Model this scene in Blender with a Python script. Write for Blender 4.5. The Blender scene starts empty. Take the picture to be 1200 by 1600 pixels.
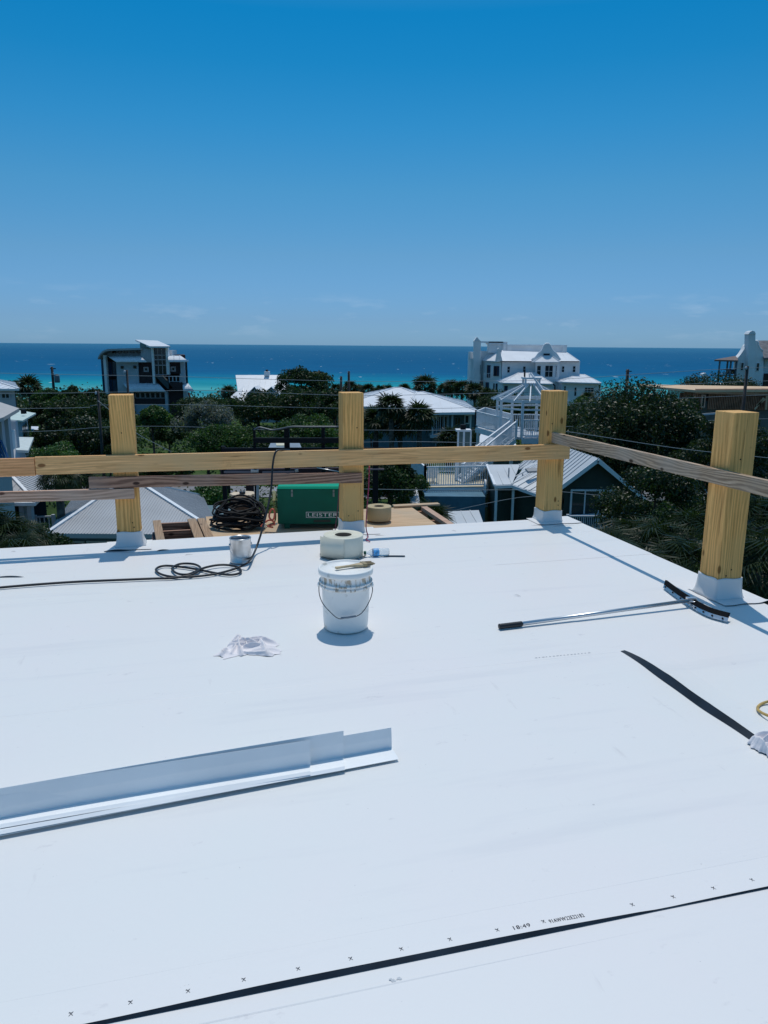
import bpy, math, random
import numpy as np
from mathutils import Vector, Matrix
R = math.radians
SC = bpy.context.scene
COL = SC.collection
# ------------------------------------------------------------------ camera
F, EYE = 1200.0, 1.65
PITCH, ROLL = math.atan(260/1200), math.atan(9/1200)
cd = bpy.data.cameras.new('camera'); cam = bpy.data.objects.new('camera', cd); COL.objects.link(cam)
cd.sensor_fit = 'VERTICAL'; cd.sensor_height = 36; cd.sensor_width = 27; cd.lens = 27
cd.clip_start = 0.05; cd.clip_end = 200000
cam.matrix_world = Matrix.Translation((0, 0, EYE)) @ Matrix.Rotation(math.pi/2-PITCH, 4, 'X') @ Matrix.Rotation(ROLL, 4, 'Z')
SC.camera = cam
# ------------------------------------------------------------------ light
SUN_EL = R(70)
SC.view_settings.view_transform = 'Standard'; SC.view_settings.look = 'None'
SC.view_settings.exposure = -0.1; SC.view_settings.gamma = 1
w = bpy.data.worlds.new('World'); SC.world = w; w.use_nodes = True
nt = w.node_tree; nt.nodes.clear()
def N(nt, t, **kw):
    n = nt.nodes.new(t)
    for k, v in kw.items(): setattr(n, k, v)
    return n
sky = N(nt, 'ShaderNodeTexSky', sky_type='NISHITA', sun_disc=False, sun_elevation=SUN_EL, sun_rotation=0.0,
        altitude=0, air_density=1.0, dust_density=0.3, ozone_density=2.0)
hs = N(nt, 'ShaderNodeHueSaturation'); hs.inputs['Saturation'].default_value = 1.0; hs.inputs['Hue'].default_value = 0.5
hs.inputs['Value'].default_value = 1.0
bg = N(nt, 'ShaderNodeBackground'); bg.inputs[1].default_value = 0.14
wo = N(nt, 'ShaderNodeOutputWorld')
tc = N(nt, 'ShaderNodeTexCoord'); sep = N(nt, 'ShaderNodeSeparateXYZ'); nt.links.new(tc.outputs['Generated'], sep.inputs[0])
# faint puffs of cloud low over the sea
mp = N(nt, 'ShaderNodeMapping'); mp.inputs['Scale'].default_value = (9, 9, 40)
nz = N(nt, 'ShaderNodeTexNoise'); nz.inputs['Scale'].default_value = 1.6; nz.inputs['Detail'].default_value = 7; nz.inputs['Roughness'].default_value = .55
nt.links.new(tc.outputs['Generated'], mp.inputs[0]); nt.links.new(mp.outputs[0], nz.inputs[0])
cr = N(nt, 'ShaderNodeValToRGB'); cr.color_ramp.elements[0].position = .56; cr.color_ramp.elements[1].position = .78
nt.links.new(nz.outputs['Fac'], cr.inputs[0])
band = N(nt, 'ShaderNodeValToRGB'); e = band.color_ramp.elements
e[0].position = 0.0; e[0].color = (0, 0, 0, 1); e[1].position = .03; e[1].color = (1, 1, 1, 1)
e2 = band.color_ramp.elements.new(.075); e2.color = (0, 0, 0, 1)
nt.links.new(sep.outputs['Z'], band.inputs[0])
mm = N(nt, 'ShaderNodeMath', operation='MULTIPLY'); nt.links.new(cr.outputs[0], mm.inputs[0]); nt.links.new(band.outputs[0], mm.inputs[1])
mm2 = N(nt, 'ShaderNodeMath', operation='MULTIPLY'); nt.links.new(mm.outputs[0], mm2.inputs[0]); mm2.inputs[1].default_value = .2
# colour of the clear air by height above the horizon
ramp = N(nt, 'ShaderNodeValToRGB'); er = ramp.color_ramp.elements
er[0].position = 0; er[0].color = (0.213, 0.431, 0.874, 1); er[1].position = 1; er[1].color = (.62, .93, .96, 1)
for p_, c_ in ((.0316, (.211, .393, .748, 1)), (.1082, (.221, .435, .638, 1)), (.1804, (.169, .481, .652, 1)), (.2477, (.091, .494, .693, 1)), (.3095, (.037, .483, .697, 1)), (.3551, (.018, .482, .710, 1)), (.55, (.45, .86, .94, 1))):
    q = er.new(p_); q.color = c_
nt.links.new(sep.outputs['Z'], ramp.inputs[0])
mulc = N(nt, 'ShaderNodeMix', data_type='RGBA', blend_type='MULTIPLY'); mulc.inputs[0].default_value = 1
nt.links.new(sky.outputs[0], hs.inputs['Color']); nt.links.new(hs.outputs[0], mulc.inputs[6]); nt.links.new(ramp.outputs[0], mulc.inputs[7])
mixc = N(nt, 'ShaderNodeMix', data_type='RGBA'); nt.links.new(mm2.outputs[0], mixc.inputs[0])
nt.links.new(mulc.outputs[2], mixc.inputs[6]); mixc.inputs[7].default_value = (6, 6.6, 7.2, 1)
nt.links.new(mixc.outputs[2], bg.inputs[0]); nt.links.new(bg.outputs[0], wo.inputs[0])
sl = bpy.data.lights.new('sun', 'SUN'); sl.energy = 2.6; sl.angle = R(.5); sl.color = (1.0, .96, .89)
so = bpy.data.objects.new('sun', sl); COL.objects.link(so)
# the sun stands straight ahead over the sea: light travels towards the camera and down
so.rotation_euler = Vector((0, -math.cos(SUN_EL), -math.sin(SUN_EL))).to_track_quat('-Z', 'Y').to_euler()
so.location = (0, 20, 60)

# ------------------------------------------------------------------ pixels to points
fw = np.array([0, math.cos(PITCH), -math.sin(PITCH)]); up = np.array([0, math.sin(PITCH), math.cos(PITCH)]); rt = np.array([1., 0, 0])
C15, S15 = math.cos(R(15)), math.sin(R(15))
def ray(x, y):
    a, b = x-600, 800-y; c, s = math.cos(ROLL), math.sin(ROLL)
    return (a*c-b*s)/F*rt+(a*s+b*c)/F*up+fw
def atz(x, y, z=0.):
    d = ray(x, y); return Vector(np.array([0, 0, EYE])+(z-EYE)/d[2]*d)
def aty(x, y, Y):
    d = ray(x, y); return Vector(np.array([0, 0, EYE])+Y/d[1]*d)
def atv(x, y, v):
    d = ray(x, y); return Vector(np.array([0, 0, EYE])+v/(-d[0]*S15+d[1]*C15)*d)
def atu(x, y, u):
    d = ray(x, y); return Vector(np.array([0, 0, EYE])+u/(d[0]*C15+d[1]*S15)*d)
def W(u, v, z=0): return Vector((u*C15-v*S15, u*S15+v*C15, z))        # roof axes -> world
def UV(p): return Vector((p[0]*C15+p[1]*S15, -p[0]*S15+p[1]*C15, p[2]))  # world -> roof axes
def gz(x, y):                                                       # height of the land
    b = np.interp(y, [-400, 0, 60, 110, 150, 170, 185, 230, 300], [-8.5, -9.3, -9.8, -10.6, -11.2, -11.6, -13.2, -15.3, -17])
    return float(b + (.25*math.sin(x*.09+y*.05)+.2*math.sin(x*.021-y*.13) if y < 170 else 0))

# ------------------------------------------------------------------ materials
MATS = {}
def mat(name, col, rough=.6, spec=.4, metal=0, noise=0, nscale=3, bump=0, bscale=20, trans=0, col2=None, coord='Object', ramp=(.35, .65), stretch=(1, 1, 1), coat=0):
    if name in MATS: return MATS[name]
    m = bpy.data.materials.new(name); m.use_nodes = True; t = m.node_tree; b = t.nodes['Principled BSDF']
    b.inputs['Roughness'].default_value = rough; b.inputs['Specular IOR Level'].default_value = spec; b.inputs['Metallic'].default_value = metal
    b.inputs['Transmission Weight'].default_value = trans; b.inputs['Coat Weight'].default_value = coat
    b.inputs['Base Color'].default_value = (*col, 1)
    tcn = N(t, 'ShaderNodeTexCoord'); mpn = N(t, 'ShaderNodeMapping'); mpn.inputs['Scale'].default_value = stretch
    t.links.new(tcn.outputs[coord], mpn.inputs[0])
    if noise or col2:
        n = N(t, 'ShaderNodeTexNoise'); n.inputs['Scale'].default_value = nscale; n.inputs['Detail'].default_value = 6
        t.links.new(mpn.outputs[0], n.inputs[0])
        r = N(t, 'ShaderNodeValToRGB'); r.color_ramp.elements[0].position, r.color_ramp.elements[1].position = ramp
        a = col2 if col2 else tuple(c*(1-noise) for c in col)
        z = col if col2 else tuple(min(1, c*(1+noise)) for c in col)
        r.color_ramp.elements[0].color = (*a, 1); r.color_ramp.elements[1].color = (*z, 1)
        t.links.new(n.outputs['Fac'], r.inputs[0]); t.links.new(r.outputs[0], b.inputs['Base Color'])
    if bump:
        n2 = N(t, 'ShaderNodeTexNoise'); n2.inputs['Scale'].default_value = bscale; n2.inputs['Detail'].default_value = 5
        t.links.new(mpn.outputs[0], n2.inputs[0])
        bm = N(t, 'ShaderNodeBump'); bm.inputs['Strength'].default_value = bump; bm.inputs['Distance'].default_value = .01
        t.links.new(n2.outputs['Fac'], bm.inputs['Height']); t.links.new(bm.outputs[0], b.inputs['Normal'])
    MATS[name] = m; return m
def wood(name, light, dark, axis='X', scale=1.0, knots=True, contrast=1.0, weather=None):
    m = bpy.data.materials.new(name); m.use_nodes = True; t = m.node_tree; L = t.links; b = t.nodes['Principled BSDF']
    b.inputs['Roughness'].default_value = .72; b.inputs['Specular IOR Level'].default_value = .25
    tcn = N(t, 'ShaderNodeTexCoord'); oi = N(t, 'ShaderNodeObjectInfo')
    off = N(t, 'ShaderNodeVectorMath', operation='SCALE'); off.inputs[0].default_value = (3.1, 1.7, 2.3); L.new(oi.outputs['Random'], off.inputs['Scale'])
    ad = N(t, 'ShaderNodeVectorMath', operation='ADD'); L.new(tcn.outputs['Object'], ad.inputs[0]); L.new(off.outputs[0], ad.inputs[1])
    i = 'XYZ'.index(axis); st = [1, 1, 1]; st[i] = .16
    mp = N(t, 'ShaderNodeMapping'); mp.inputs['Scale'].default_value = st; mp.inputs['Location'].default_value = (.11, .07, .05); mp.inputs['Rotation'].default_value = (R(3), R(4), R(3)); L.new(ad.outputs[0], mp.inputs[0])
    nz = N(t, 'ShaderNodeTexNoise'); nz.inputs['Scale'].default_value = 5*scale; nz.inputs['Detail'].default_value = 2; L.new(mp.outputs[0], nz.inputs[0])
    sb = N(t, 'ShaderNodeVectorMath', operation='SUBTRACT'); L.new(nz.outputs['Color'], sb.inputs[0]); sb.inputs[1].default_value = (.5, .5, .5)
    scl = N(t, 'ShaderNodeVectorMath', operation='SCALE'); scl.inputs['Scale'].default_value = .16; L.new(sb.outputs[0], scl.inputs[0])
    a2 = N(t, 'ShaderNodeVectorMath', operation='ADD'); L.new(mp.outputs[0], a2.inputs[0]); L.new(scl.outputs[0], a2.inputs[1])
    wv = N(t, 'ShaderNodeTexWave', wave_type='RINGS', rings_direction=axis); wv.inputs['Scale'].default_value = 17*scale
    wv.inputs['Distortion'].default_value = 2.6; wv.inputs['Detail'].default_value = 3; wv.inputs['Detail Scale'].default_value = 2.2; wv.inputs['Detail Roughness'].default_value = .7; L.new(a2.outputs[0], wv.inputs[0])
    st2 = [1, 1, 1]; st2[i] = .03
    mp2 = N(t, 'ShaderNodeMapping'); mp2.inputs['Scale'].default_value = st2; L.new(ad.outputs[0], mp2.inputs[0])
    n2 = N(t, 'ShaderNodeTexNoise'); n2.inputs['Scale'].default_value = 90; n2.inputs['Detail'].default_value = 4; L.new(mp2.outputs[0], n2.inputs[0])
    r = N(t, 'ShaderNodeValToRGB'); r.color_ramp.elements[0].position = .15; r.color_ramp.elements[1].position = .85
    md = tuple(l*(1-contrast*.32)+d*contrast*.32 for l, d in zip(light, dark))
    r.color_ramp.elements[0].color = (*light, 1); r.color_ramp.elements[1].color = (*md, 1)
    L.new(wv.outputs['Fac'], r.inputs[0])
    r2 = N(t, 'ShaderNodeValToRGB'); r2.color_ramp.elements[0].position = .3; r2.color_ramp.elements[1].position = .7
    r2.color_ramp.elements[0].color = (.70, .66, .60, 1); r2.color_ramp.elements[1].color = (1.06, 1.05, 1.04, 1); L.new(n2.outputs['Fac'], r2.inputs[0])
    mx = N(t, 'ShaderNodeMix', data_type='RGBA', blend_type='MULTIPLY'); mx.inputs[0].default_value = 1; L.new(r.outputs[0], mx.inputs[6]); L.new(r2.outputs[0], mx.inputs[7])
    out = mx.outputs[2]
    n3 = N(t, 'ShaderNodeTexNoise'); n3.inputs['Scale'].default_value = 2.5; n3.inputs['Detail'].default_value = 5; L.new(ad.outputs[0], n3.inputs[0])
    r3 = N(t, 'ShaderNodeValToRGB'); r3.color_ramp.elements[0].position = .45; r3.color_ramp.elements[1].position = .7; L.new(n3.outputs['Fac'], r3.inputs[0])
    m3 = N(t, 'ShaderNodeMix', data_type='RGBA'); L.new(r3.outputs[0], m3.inputs[0]); L.new(out, m3.inputs[6])
    m3.inputs[7].default_value = (*(weather if weather else tuple(c*k_ for c, k_ in zip(light, (.74, .80, .86)))), 1); out = m3.outputs[2]
    if weather:
        mz = N(t, 'ShaderNodeMath', operation='MULTIPLY'); mz.inputs[1].default_value = .6; L.new(r3.outputs[0], mz.inputs[0]); L.new(mz.outputs[0], m3.inputs[0])
    st4 = [1, 1, 1]; st4[i] = .05
    mp5 = N(t, 'ShaderNodeMapping'); mp5.inputs['Scale'].default_value = st4; mp5.inputs['Location'].default_value = (5, 3, 7); L.new(ad.outputs[0], mp5.inputs[0])
    n5 = N(t, 'ShaderNodeTexNoise'); n5.inputs['Scale'].default_value = 55; n5.inputs['Detail'].default_value = 3; L.new(mp5.outputs[0], n5.inputs[0])
    r5 = N(t, 'ShaderNodeValToRGB'); r5.color_ramp.elements[0].position = .655; r5.color_ramp.elements[1].position = .70; L.new(n5.outputs['Fac'], r5.inputs[0])
    z5 = N(t, 'ShaderNodeMath', operation='MULTIPLY'); z5.inputs[1].default_value = .55; L.new(r5.outputs[0], z5.inputs[0])
    m5 = N(t, 'ShaderNodeMix', data_type='RGBA'); L.new(z5.outputs[0], m5.inputs[0]); L.new(out, m5.inputs[6]); m5.inputs[7].default_value = (*tuple(c*.55 for c in dark), 1); out = m5.outputs[2]
    n6 = N(t, 'ShaderNodeTexNoise'); n6.inputs['Scale'].default_value = 9; n6.inputs['Detail'].default_value = 8; n6.inputs['Roughness'].default_value = .7; L.new(ad.outputs[0], n6.inputs[0])
    r6 = N(t, 'ShaderNodeValToRGB'); r6.color_ramp.elements[0].position = .62; r6.color_ramp.elements[1].position = .74; L.new(n6.outputs['Fac'], r6.inputs[0])
    z6 = N(t, 'ShaderNodeMath', operation='MULTIPLY'); z6.inputs[1].default_value = .45; L.new(r6.outputs[0], z6.inputs[0])
    m6 = N(t, 'ShaderNodeMix', data_type='RGBA'); L.new(z6.outputs[0], m6.inputs[0]); L.new(out, m6.inputs[6]); m6.inputs[7].default_value = (*tuple(c*.9 for c in dark), 1); out = m6.outputs[2]
    if knots:
        st3 = [7.5, 7.5, 7.5]; st3[i] = 3.6
        mp3 = N(t, 'ShaderNodeMapping'); mp3.inputs['Scale'].default_value = st3; L.new(ad.outputs[0], mp3.inputs[0])
        vo = N(t, 'ShaderNodeTexVoronoi'); vo.inputs['Scale'].default_value = 1; L.new(mp3.outputs[0], vo.inputs[0])
        r4 = N(t, 'ShaderNodeValToRGB'); r4.color_ramp.elements[0].position = .085; r4.color_ramp.elements[1].position = .13
        r4.color_ramp.elements[0].color = (1, 1, 1, 1); r4.color_ramp.elements[1].color = (0, 0, 0, 1); L.new(vo.outputs['Distance'], r4.inputs[0])
        m4 = N(t, 'ShaderNodeMix', data_type='RGBA'); L.new(r4.outputs[0], m4.inputs[0]); L.new(out, m4.inputs[6]); m4.inputs[7].default_value = (*tuple(c*.6 for c in dark), 1); out = m4.outputs[2]
    L.new(out, b.inputs['Base Color'])
    bm = N(t, 'ShaderNodeBump'); bm.inputs['Strength'].default_value = .35; bm.inputs['Distance'].default_value = .002
    L.new(n2.outputs['Fac'], bm.inputs['Height']); L.new(bm.outputs[0], b.inputs['Normal'])
    MATS[name] = m; return m
def leafmat(name, a, b_, rough=.45, spec=.5, scale=.9):
    m = bpy.data.materials.new(name); m.use_nodes = True; t = m.node_tree; L = t.links; b = t.nodes['Principled BSDF']
    b.inputs['Roughness'].default_value = rough; b.inputs['Specular IOR Level'].default_value = spec
    tcn = N(t, 'ShaderNodeTexCoord'); n = N(t, 'ShaderNodeTexNoise'); n.inputs['Scale'].default_value = scale; n.inputs['Detail'].default_value = 8; n.inputs['Roughness'].default_value = .7
    L.new(tcn.outputs['Object'], n.inputs[0]); r = N(t, 'ShaderNodeValToRGB'); r.color_ramp.elements[0].position = .38; r.color_ramp.elements[1].position = .64
    r.color_ramp.elements[0].color = (*a, 1); r.color_ramp.elements[1].color = (*b_, 1); L.new(n.outputs['Fac'], r.inputs[0]); L.new(r.outputs[0], b.inputs['Base Color'])
    tr = N(t, 'ShaderNodeBsdfTranslucent'); mu = N(t, 'ShaderNodeMix', data_type='RGBA', blend_type='MULTIPLY'); mu.inputs[0].default_value = 1; L.new(r.outputs[0], mu.inputs[6]); mu.inputs[7].default_value = (1.9, 2.0, .9, 1)
    L.new(mu.outputs[2], tr.inputs[0]); ms = N(t, 'ShaderNodeMixShader'); ms.inputs[0].default_value = .22; L.new(b.outputs[0], ms.inputs[1]); L.new(tr.outputs[0], ms.inputs[2]); L.new(ms.outputs[0], t.nodes['Material Output'].inputs[0])
    MATS[name] = m; return m

# white roofing membrane: faint scuffs, foot marks, smears and long rolled streaks
def membrane():
    m = bpy.data.materials.new('white_membrane'); m.use_nodes = True; t = m.node_tree; L = t.links; b = t.nodes['Principled BSDF']
    b.inputs['Roughness'].default_value = .5; b.inputs['Specular IOR Level'].default_value = .3
    tcn = N(t, 'ShaderNodeTexCoord')
    def layer(scale, stretch, lo, hi, det=8):
        mp = N(t, 'ShaderNodeMapping'); mp.inputs['Scale'].default_value = stretch; L.new(tcn.outputs['Object'], mp.inputs[0])
        n = N(t, 'ShaderNodeTexNoise'); n.inputs['Scale'].default_value = scale; n.inputs['Detail'].default_value = det; n.inputs['Roughness'].default_value = .6
        L.new(mp.outputs[0], n.inputs[0]); r = N(t, 'ShaderNodeValToRGB'); r.color_ramp.elements[0].position = lo; r.color_ramp.elements[1].position = hi
        L.new(n.outputs['Fac'], r.inputs[0]); return r.outputs[0], n.outputs['Fac']
    cur = None
    base = (.765, .765, .745)
    def mixin(prev, fac, amt, col):
        mu = N(t, 'ShaderNodeMath', operation='MULTIPLY'); mu.inputs[1].default_value = amt; L.new(fac, mu.inputs[0])
        mx = N(t, 'ShaderNodeMix', data_type='RGBA'); L.new(mu.outputs[0], mx.inputs[0])
        if prev is None: mx.inputs[6].default_value = (*base, 1)
        else: L.new(prev, mx.inputs[6])
        mx.inputs[7].default_value = (*col, 1); return mx.outputs[2]
    f1, h1 = layer(.8, (1, 1, 1), .35, .7, 4); cur = mixin(None, f1, .55, (.80, .745, .745))
    f2, _ = layer(1.2, (.5, 5, 1), .56, .8); cur = mixin(cur, f2, .34, (.55, .56, .6))
    f3, _ = layer(9, (1, 1.6, 1), .66, .76, 10); cur = mixin(cur, f3, .38, (.45, .42, .45))
    f4, _ = layer(3.0, (4, .8, 1), .67, .76, 10); cur = mixin(cur, f4, .32, (.5, .47, .48))
    f5, h5 = layer(55, (1, 1, 1), .74, .78, 3); cur = mixin(cur, f5, .6, (.3, .3, .32))
    L.new(cur, b.inputs['Base Color'])
    _, h = layer(2.2, (.6, 1.5, 1), .3, .7, 6)
    bm = N(t, 'ShaderNodeBump'); bm.inputs['Strength'].default_value = .25; bm.inputs['Distance'].default_value = .02; L.new(h, bm.inputs['Height'])
    bm2 = N(t, 'ShaderNodeBump'); bm2.inputs['Strength'].default_value = .08; bm2.inputs['Distance'].default_value = .002; L.new(h5, bm2.inputs['Height'])
    L.new(bm.outputs[0], bm2.inputs['Normal']); L.new(bm2.outputs[0], b.inputs['Normal'])
    MATS['membrane'] = m; return m
M_MEM = membrane()
M_POST = wood('treated_pine', (.98, .545, .185), (.40, .19, .05), 'Z', .75, contrast=1.3)
M_RAIL = wood('yellow_pine', (.97, .56, .245), (.45, .20, .07), 'X', .9, contrast=.8)
M_RAILR = wood('reddish_pine', (.95, .48, .22), (.45, .18, .06), 'X', .9)
M_OLD = wood('weathered_board', (.50, .29, .20), (.10, .05, .035), 'X', .8, contrast=2.1, weather=(.36, .27, .22))
M_OLDP = wood('pinkish_board', (.72, .47, .34), (.22, .10, .07), 'X', .8, contrast=1.5, weather=(.54, .42, .34))
M_GREY = wood('grey_board', (.62, .45, .31), (.12, .075, .045), 'X', 1.1, contrast=1.9, weather=(.44, .37, .30))
M_PAL = wood('pallet_wood', (.44, .30, .19), (.18, .10, .06), 'Y', 1.0)
M_PLY = wood('plywood', (.66, .47, .30), (.5, .33, .19), 'X', .5, knots=False, contrast=.8)
M_BLACK = mat('black_rubber', (.012, .014, .018), .45, .5)
M_NAVY = mat('underside_gap_black', (.012, .022, .035), .6, .3, noise=.3, nscale=8)  # membrane's black underside; also painted as the shade in the lifted seam
M_STEEL = mat('bright_steel', (.62, .63, .64), .3, .5, metal=1, noise=.08, nscale=15)
M_ALU = mat('aluminium', (.62, .64, .66), .35, .5, metal=1)
M_DSTEEL = mat('dark_steel', (.012, .012, .014), .65, .15)
M_PLAST = mat('white_bucket_plastic', (.88, .87, .83), .45, .35, col2=(.62, .60, .54), nscale=11, ramp=(.33, .40))
M_STAIN = mat('dirty_white_plastic', (.86, .85, .82), .5, .4, col2=(.46, .38, .29), nscale=48, ramp=(.40, .52), stretch=(1, 1, .35))
M_FLASH = mat('painted_flashing', (.86, .87, .87), .42, .4, noise=.04, nscale=3, bump=.25, bscale=5)
M_RAG = mat('white_cloth', (.80, .76, .77), .85, .15, bump=.15, bscale=60)
M_WHITE = mat('white_paint', (.74, .76, .78), .55, .4, noise=.05)
M_WROOF = mat('white_metal_roof', (.72, .73, .75), .45, .4, noise=.04, nscale=.6)
M_GROOF = mat('galvanised_roof', (.40, .405, .415), .5, .4, noise=.07, nscale=.7)
M_SEAM = mat('standing_seam_roof', (.56, .575, .585), .42, .5, noise=.06, nscale=.6)
M_GLASS = mat('window_glass', (.012, .02, .03), .08, .6)
M_BGLASS = mat('blue_window_glass', (.015, .05, .10), .1, .6)
M_STUCCO = mat('white_stucco', (.80, .80, .80), .85, .2, noise=.06, nscale=.5, bump=.3)
M_GREYW = mat('light_grey_siding', (.46, .49, .53), .8, .2, noise=.08, nscale=.7)
M_DARKW = mat('dark_siding', (.052, .028, .03), .75, .3, noise=.2)
M_GRN = mat('dark_green_siding', (.038, .054, .044), .7, .3, noise=.12, nscale=2)
M_BLUEW = mat('blue_grey_siding', (.12, .19, .22), .75, .3, noise=.1)
M_PINK = mat('pink_trim', (.45, .36, .36), .6)
M_GREEN = mat('green_case', (.0, .11, .072), .5, .2, noise=.08, nscale=6)
M_GREENL = mat('green_lid', (.0, .34, .20), .5, .15)
M_INK = mat('black_print', (.05, .055, .07), .7)
M_TAPE = mat('cream_tape', (.74, .72, .60), .55, .3, noise=.05, nscale=4)
M_TAPE2 = mat('tan_tape', (.52, .42, .25), .55, .3, noise=.05, nscale=4)
M_TRUNK = mat('palm_trunk', (.12, .10, .08), .9, .1, noise=.4, nscale=6)
M_BARK = mat('bark', (.07, .055, .045), .9, .1, noise=.4, nscale=3)
M_STUD = mat('brown_studs', (.36, .19, .12), .8, .2, noise=.3, nscale=2)
M_OSB = mat('roof_sheathing', (.66, .46, .29), .8, .2, noise=.12, nscale=.6)
LF = {'mag': leafmat('magnolia_leaves', (.008, .018, .009), (.034, .06, .02), .45, .28, 1.5),
      'oak': leafmat('dark_leaves', (.010, .024, .011), (.04, .078, .022), .55, .25, .7),
      'mid': leafmat('green_leaves', (.016, .042, .014), (.07, .14, .032), .55, .25, .9),
      'bright': leafmat('bright_leaves', (.022, .06, .012), (.07, .16, .03), .5, .4, 1.0),
      'grey': leafmat('grey_leaves', (.06, .075, .07), (.20, .22, .20), .6, .3, 1.2),
      'palm': leafmat('palm_fronds', (.007, .018, .009), (.038, .062, .02), .5, .25, .8),
      'scrub': leafmat('scrub_leaves', (.010, .026, .014), (.045, .085, .025), .55, .3, .12)}

# ------------------------------------------------------------------ mesh helpers
class MB:
    def __init__(s): s.v = []; s.f = []; s.sm = []
    def add(s, vs, fs, smooth=False):
        o = len(s.v); s.v += [tuple(p) for p in vs]; s.f += [tuple(i+o for i in q) for q in fs]; s.sm += [smooth]*len(fs); return s
    def box(s, x0, x1, y0, y1, z0, z1, M=None):
        if x0 > x1: x0, x1 = x1, x0
        if y0 > y1: y0, y1 = y1, y0
        if z0 > z1: z0, z1 = z1, z0
        vs = [Vector(p) for p in ((x0, y0, z0), (x1, y0, z0), (x1, y1, z0), (x0, y1, z0), (x0, y0, z1), (x1, y0, z1), (x1, y1, z1), (x0, y1, z1))]
        if M is not None: vs = [M @ p for p in vs]
        return s.add(vs, [(0, 3, 2, 1), (4, 5, 6, 7), (0, 1, 5, 4), (1, 2, 6, 5), (2, 3, 7, 6), (3, 0, 4, 7)])
    def bar(s, a, b, wd, ht):                                        # rectangular bar from a to b
        a, b = Vector(a), Vector(b); d = (b-a); L = d.length; d.normalize()
        sd = d.cross(Vector((0, 0, 1)))
        if sd.length < 1e-4: sd = Vector((1, 0, 0))
        sd.normalize(); u = sd.cross(d).normalized(); M = Matrix((( sd.x, d.x, u.x, a.x), (sd.y, d.y, u.y, a.y), (sd.z, d.z, u.z, a.z), (0, 0, 0, 1)))
        return s.box(-wd/2, wd/2, 0, L, -ht/2, ht/2, M)
    def tube(s, pts, r, n=8, cap=True, taper=None):
        pts = [Vector(p) for p in pts]; rings = []; prev = None
        for i, p in enumerate(pts):
            d = (pts[min(i+1, len(pts)-1)]-pts[max(i-1, 0)]).normalized()
            if prev is None:
                a = d.orthogonal().normalized()
            else:
                a = (prev-d*prev.dot(d)); a = a.normalized() if a.length > 1e-6 else d.orthogonal().normalized()
            prev = a; b = d.cross(a); rr = r if taper is None else r*(1-(1-taper)*i/(len(pts)-1))
            rings.append([p+(a*math.cos(2*math.pi*k/n)+b*math.sin(2*math.pi*k/n))*rr for k in range(n)])
        vs = [q for rg in rings for q in rg]; fs = []
        for i in range(len(pts)-1):
            for k in range(n): fs.append((i*n+k, i*n+(k+1) % n, (i+1)*n+(k+1) % n, (i+1)*n+k))
        if cap: fs += [tuple(range(n))[::-1], tuple((len(pts)-1)*n+k for k in range(n))]
        return s.add(vs, fs, True)
    def lathe(s, prof, n=32, M=None, closed=False):
        vs = []; fs = []
        for (r, z) in prof:
            for k in range(n):
                p = Vector((r*math.cos(2*math.pi*k/n), r*math.sin(2*math.pi*k/n), z)); vs.append(M @ p if M else p)
        m = len(prof)
        for i in range(m if closed else m-1):
            j = (i+1) % m
            for k in range(n): fs.append((i*n+k, i*n+(k+1) % n, j*n+(k+1) % n, j*n+k))
        return s.add(vs, fs, True)
    def slab(s, pts, t, down=Vector((0, 0, -1))):                     # polygon with thickness
        pts = [Vector(p) for p in pts]; n = len(pts); lo = [p+down*t for p in pts]
        return s.add(pts+lo, [tuple(range(n)), tuple(range(2*n-1, n-1, -1))]+[(i, i+n, (i+1) % n+n, (i+1) % n) for i in range(n)])
    def ribs(s, poly, e0, e1, sp, wd, h, off=.0):                     # seams up a roof plane, clipped to it
        poly = [Vector(p) for p in poly]; e0, e1 = Vector(e0), Vector(e1); ex = (e1-e0).normalized()
        nrm = (poly[1]-poly[0]).cross(poly[2]-poly[0]).normalized()
        if nrm.z < 0: nrm = -nrm
        ey = nrm.cross(ex).normalized(); q = [((p-e0).dot(ex), (p-e0).dot(ey)) for p in poly]
        lo, hi = min(a for a, _ in q), max(a for a, _ in q); a = math.ceil((lo+.02)/sp)*sp+off
        while a < hi-.01:
            ys = []
            for i in range(len(q)):
                (x0, y0), (x1, y1) = q[i], q[(i+1) % len(q)]
                if (x0-a)*(x1-a) < 0: ys.append(y0+(y1-y0)*(a-x0)/(x1-x0))
            if len(ys) >= 2:
                p0, p1 = e0+ex*a+ey*min(ys), e0+ex*a+ey*max(ys)
                if (p1-p0).length > .05:
                    w2 = ex*wd/2; vs = [p0-w2, p0+w2, p1+w2, p1-w2]; vs = [v-nrm*.003 for v in vs]+[v+nrm*h for v in vs]
                    s.add(vs, [(0, 1, 5, 4), (1, 2, 6, 5), (2, 3, 7, 6), (3, 0, 4, 7), (4, 5, 6, 7)])
            a += sp
        return s
    def build(s, name, m, parent=None, world=False, bevel=0, label=None, loc=None, rot=0, solid=0):
        me = bpy.data.meshes.new(name)
        vs = s.v
        if world and parent is not None:
            o = parent.location; vs = [(p[0]-o[0], p[1]-o[1], p[2]-o[2]) for p in vs]
        me.from_pydata(vs, [], s.f); me.polygons.foreach_set('use_smooth', s.sm)
        for mm_ in (m if isinstance(m, list) else [m]): me.materials.append(mm_)
        me.update(); o = bpy.data.objects.new(name, me); COL.objects.link(o)
        if parent is not None: o.parent = parent
        if loc is not None: o.location = loc
        o.rotation_euler = (0, 0, rot)
        if solid:
            md = o.modifiers.new('solid', 'SOLIDIFY'); md.thickness = solid; md.offset = 0
        if bevel:
            md = o.modifiers.new('bevel', 'BEVEL'); md.width = bevel; md.segments = 2; md.limit_method = 'ANGLE'
        if label: o['label'] = label
        return o
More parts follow.
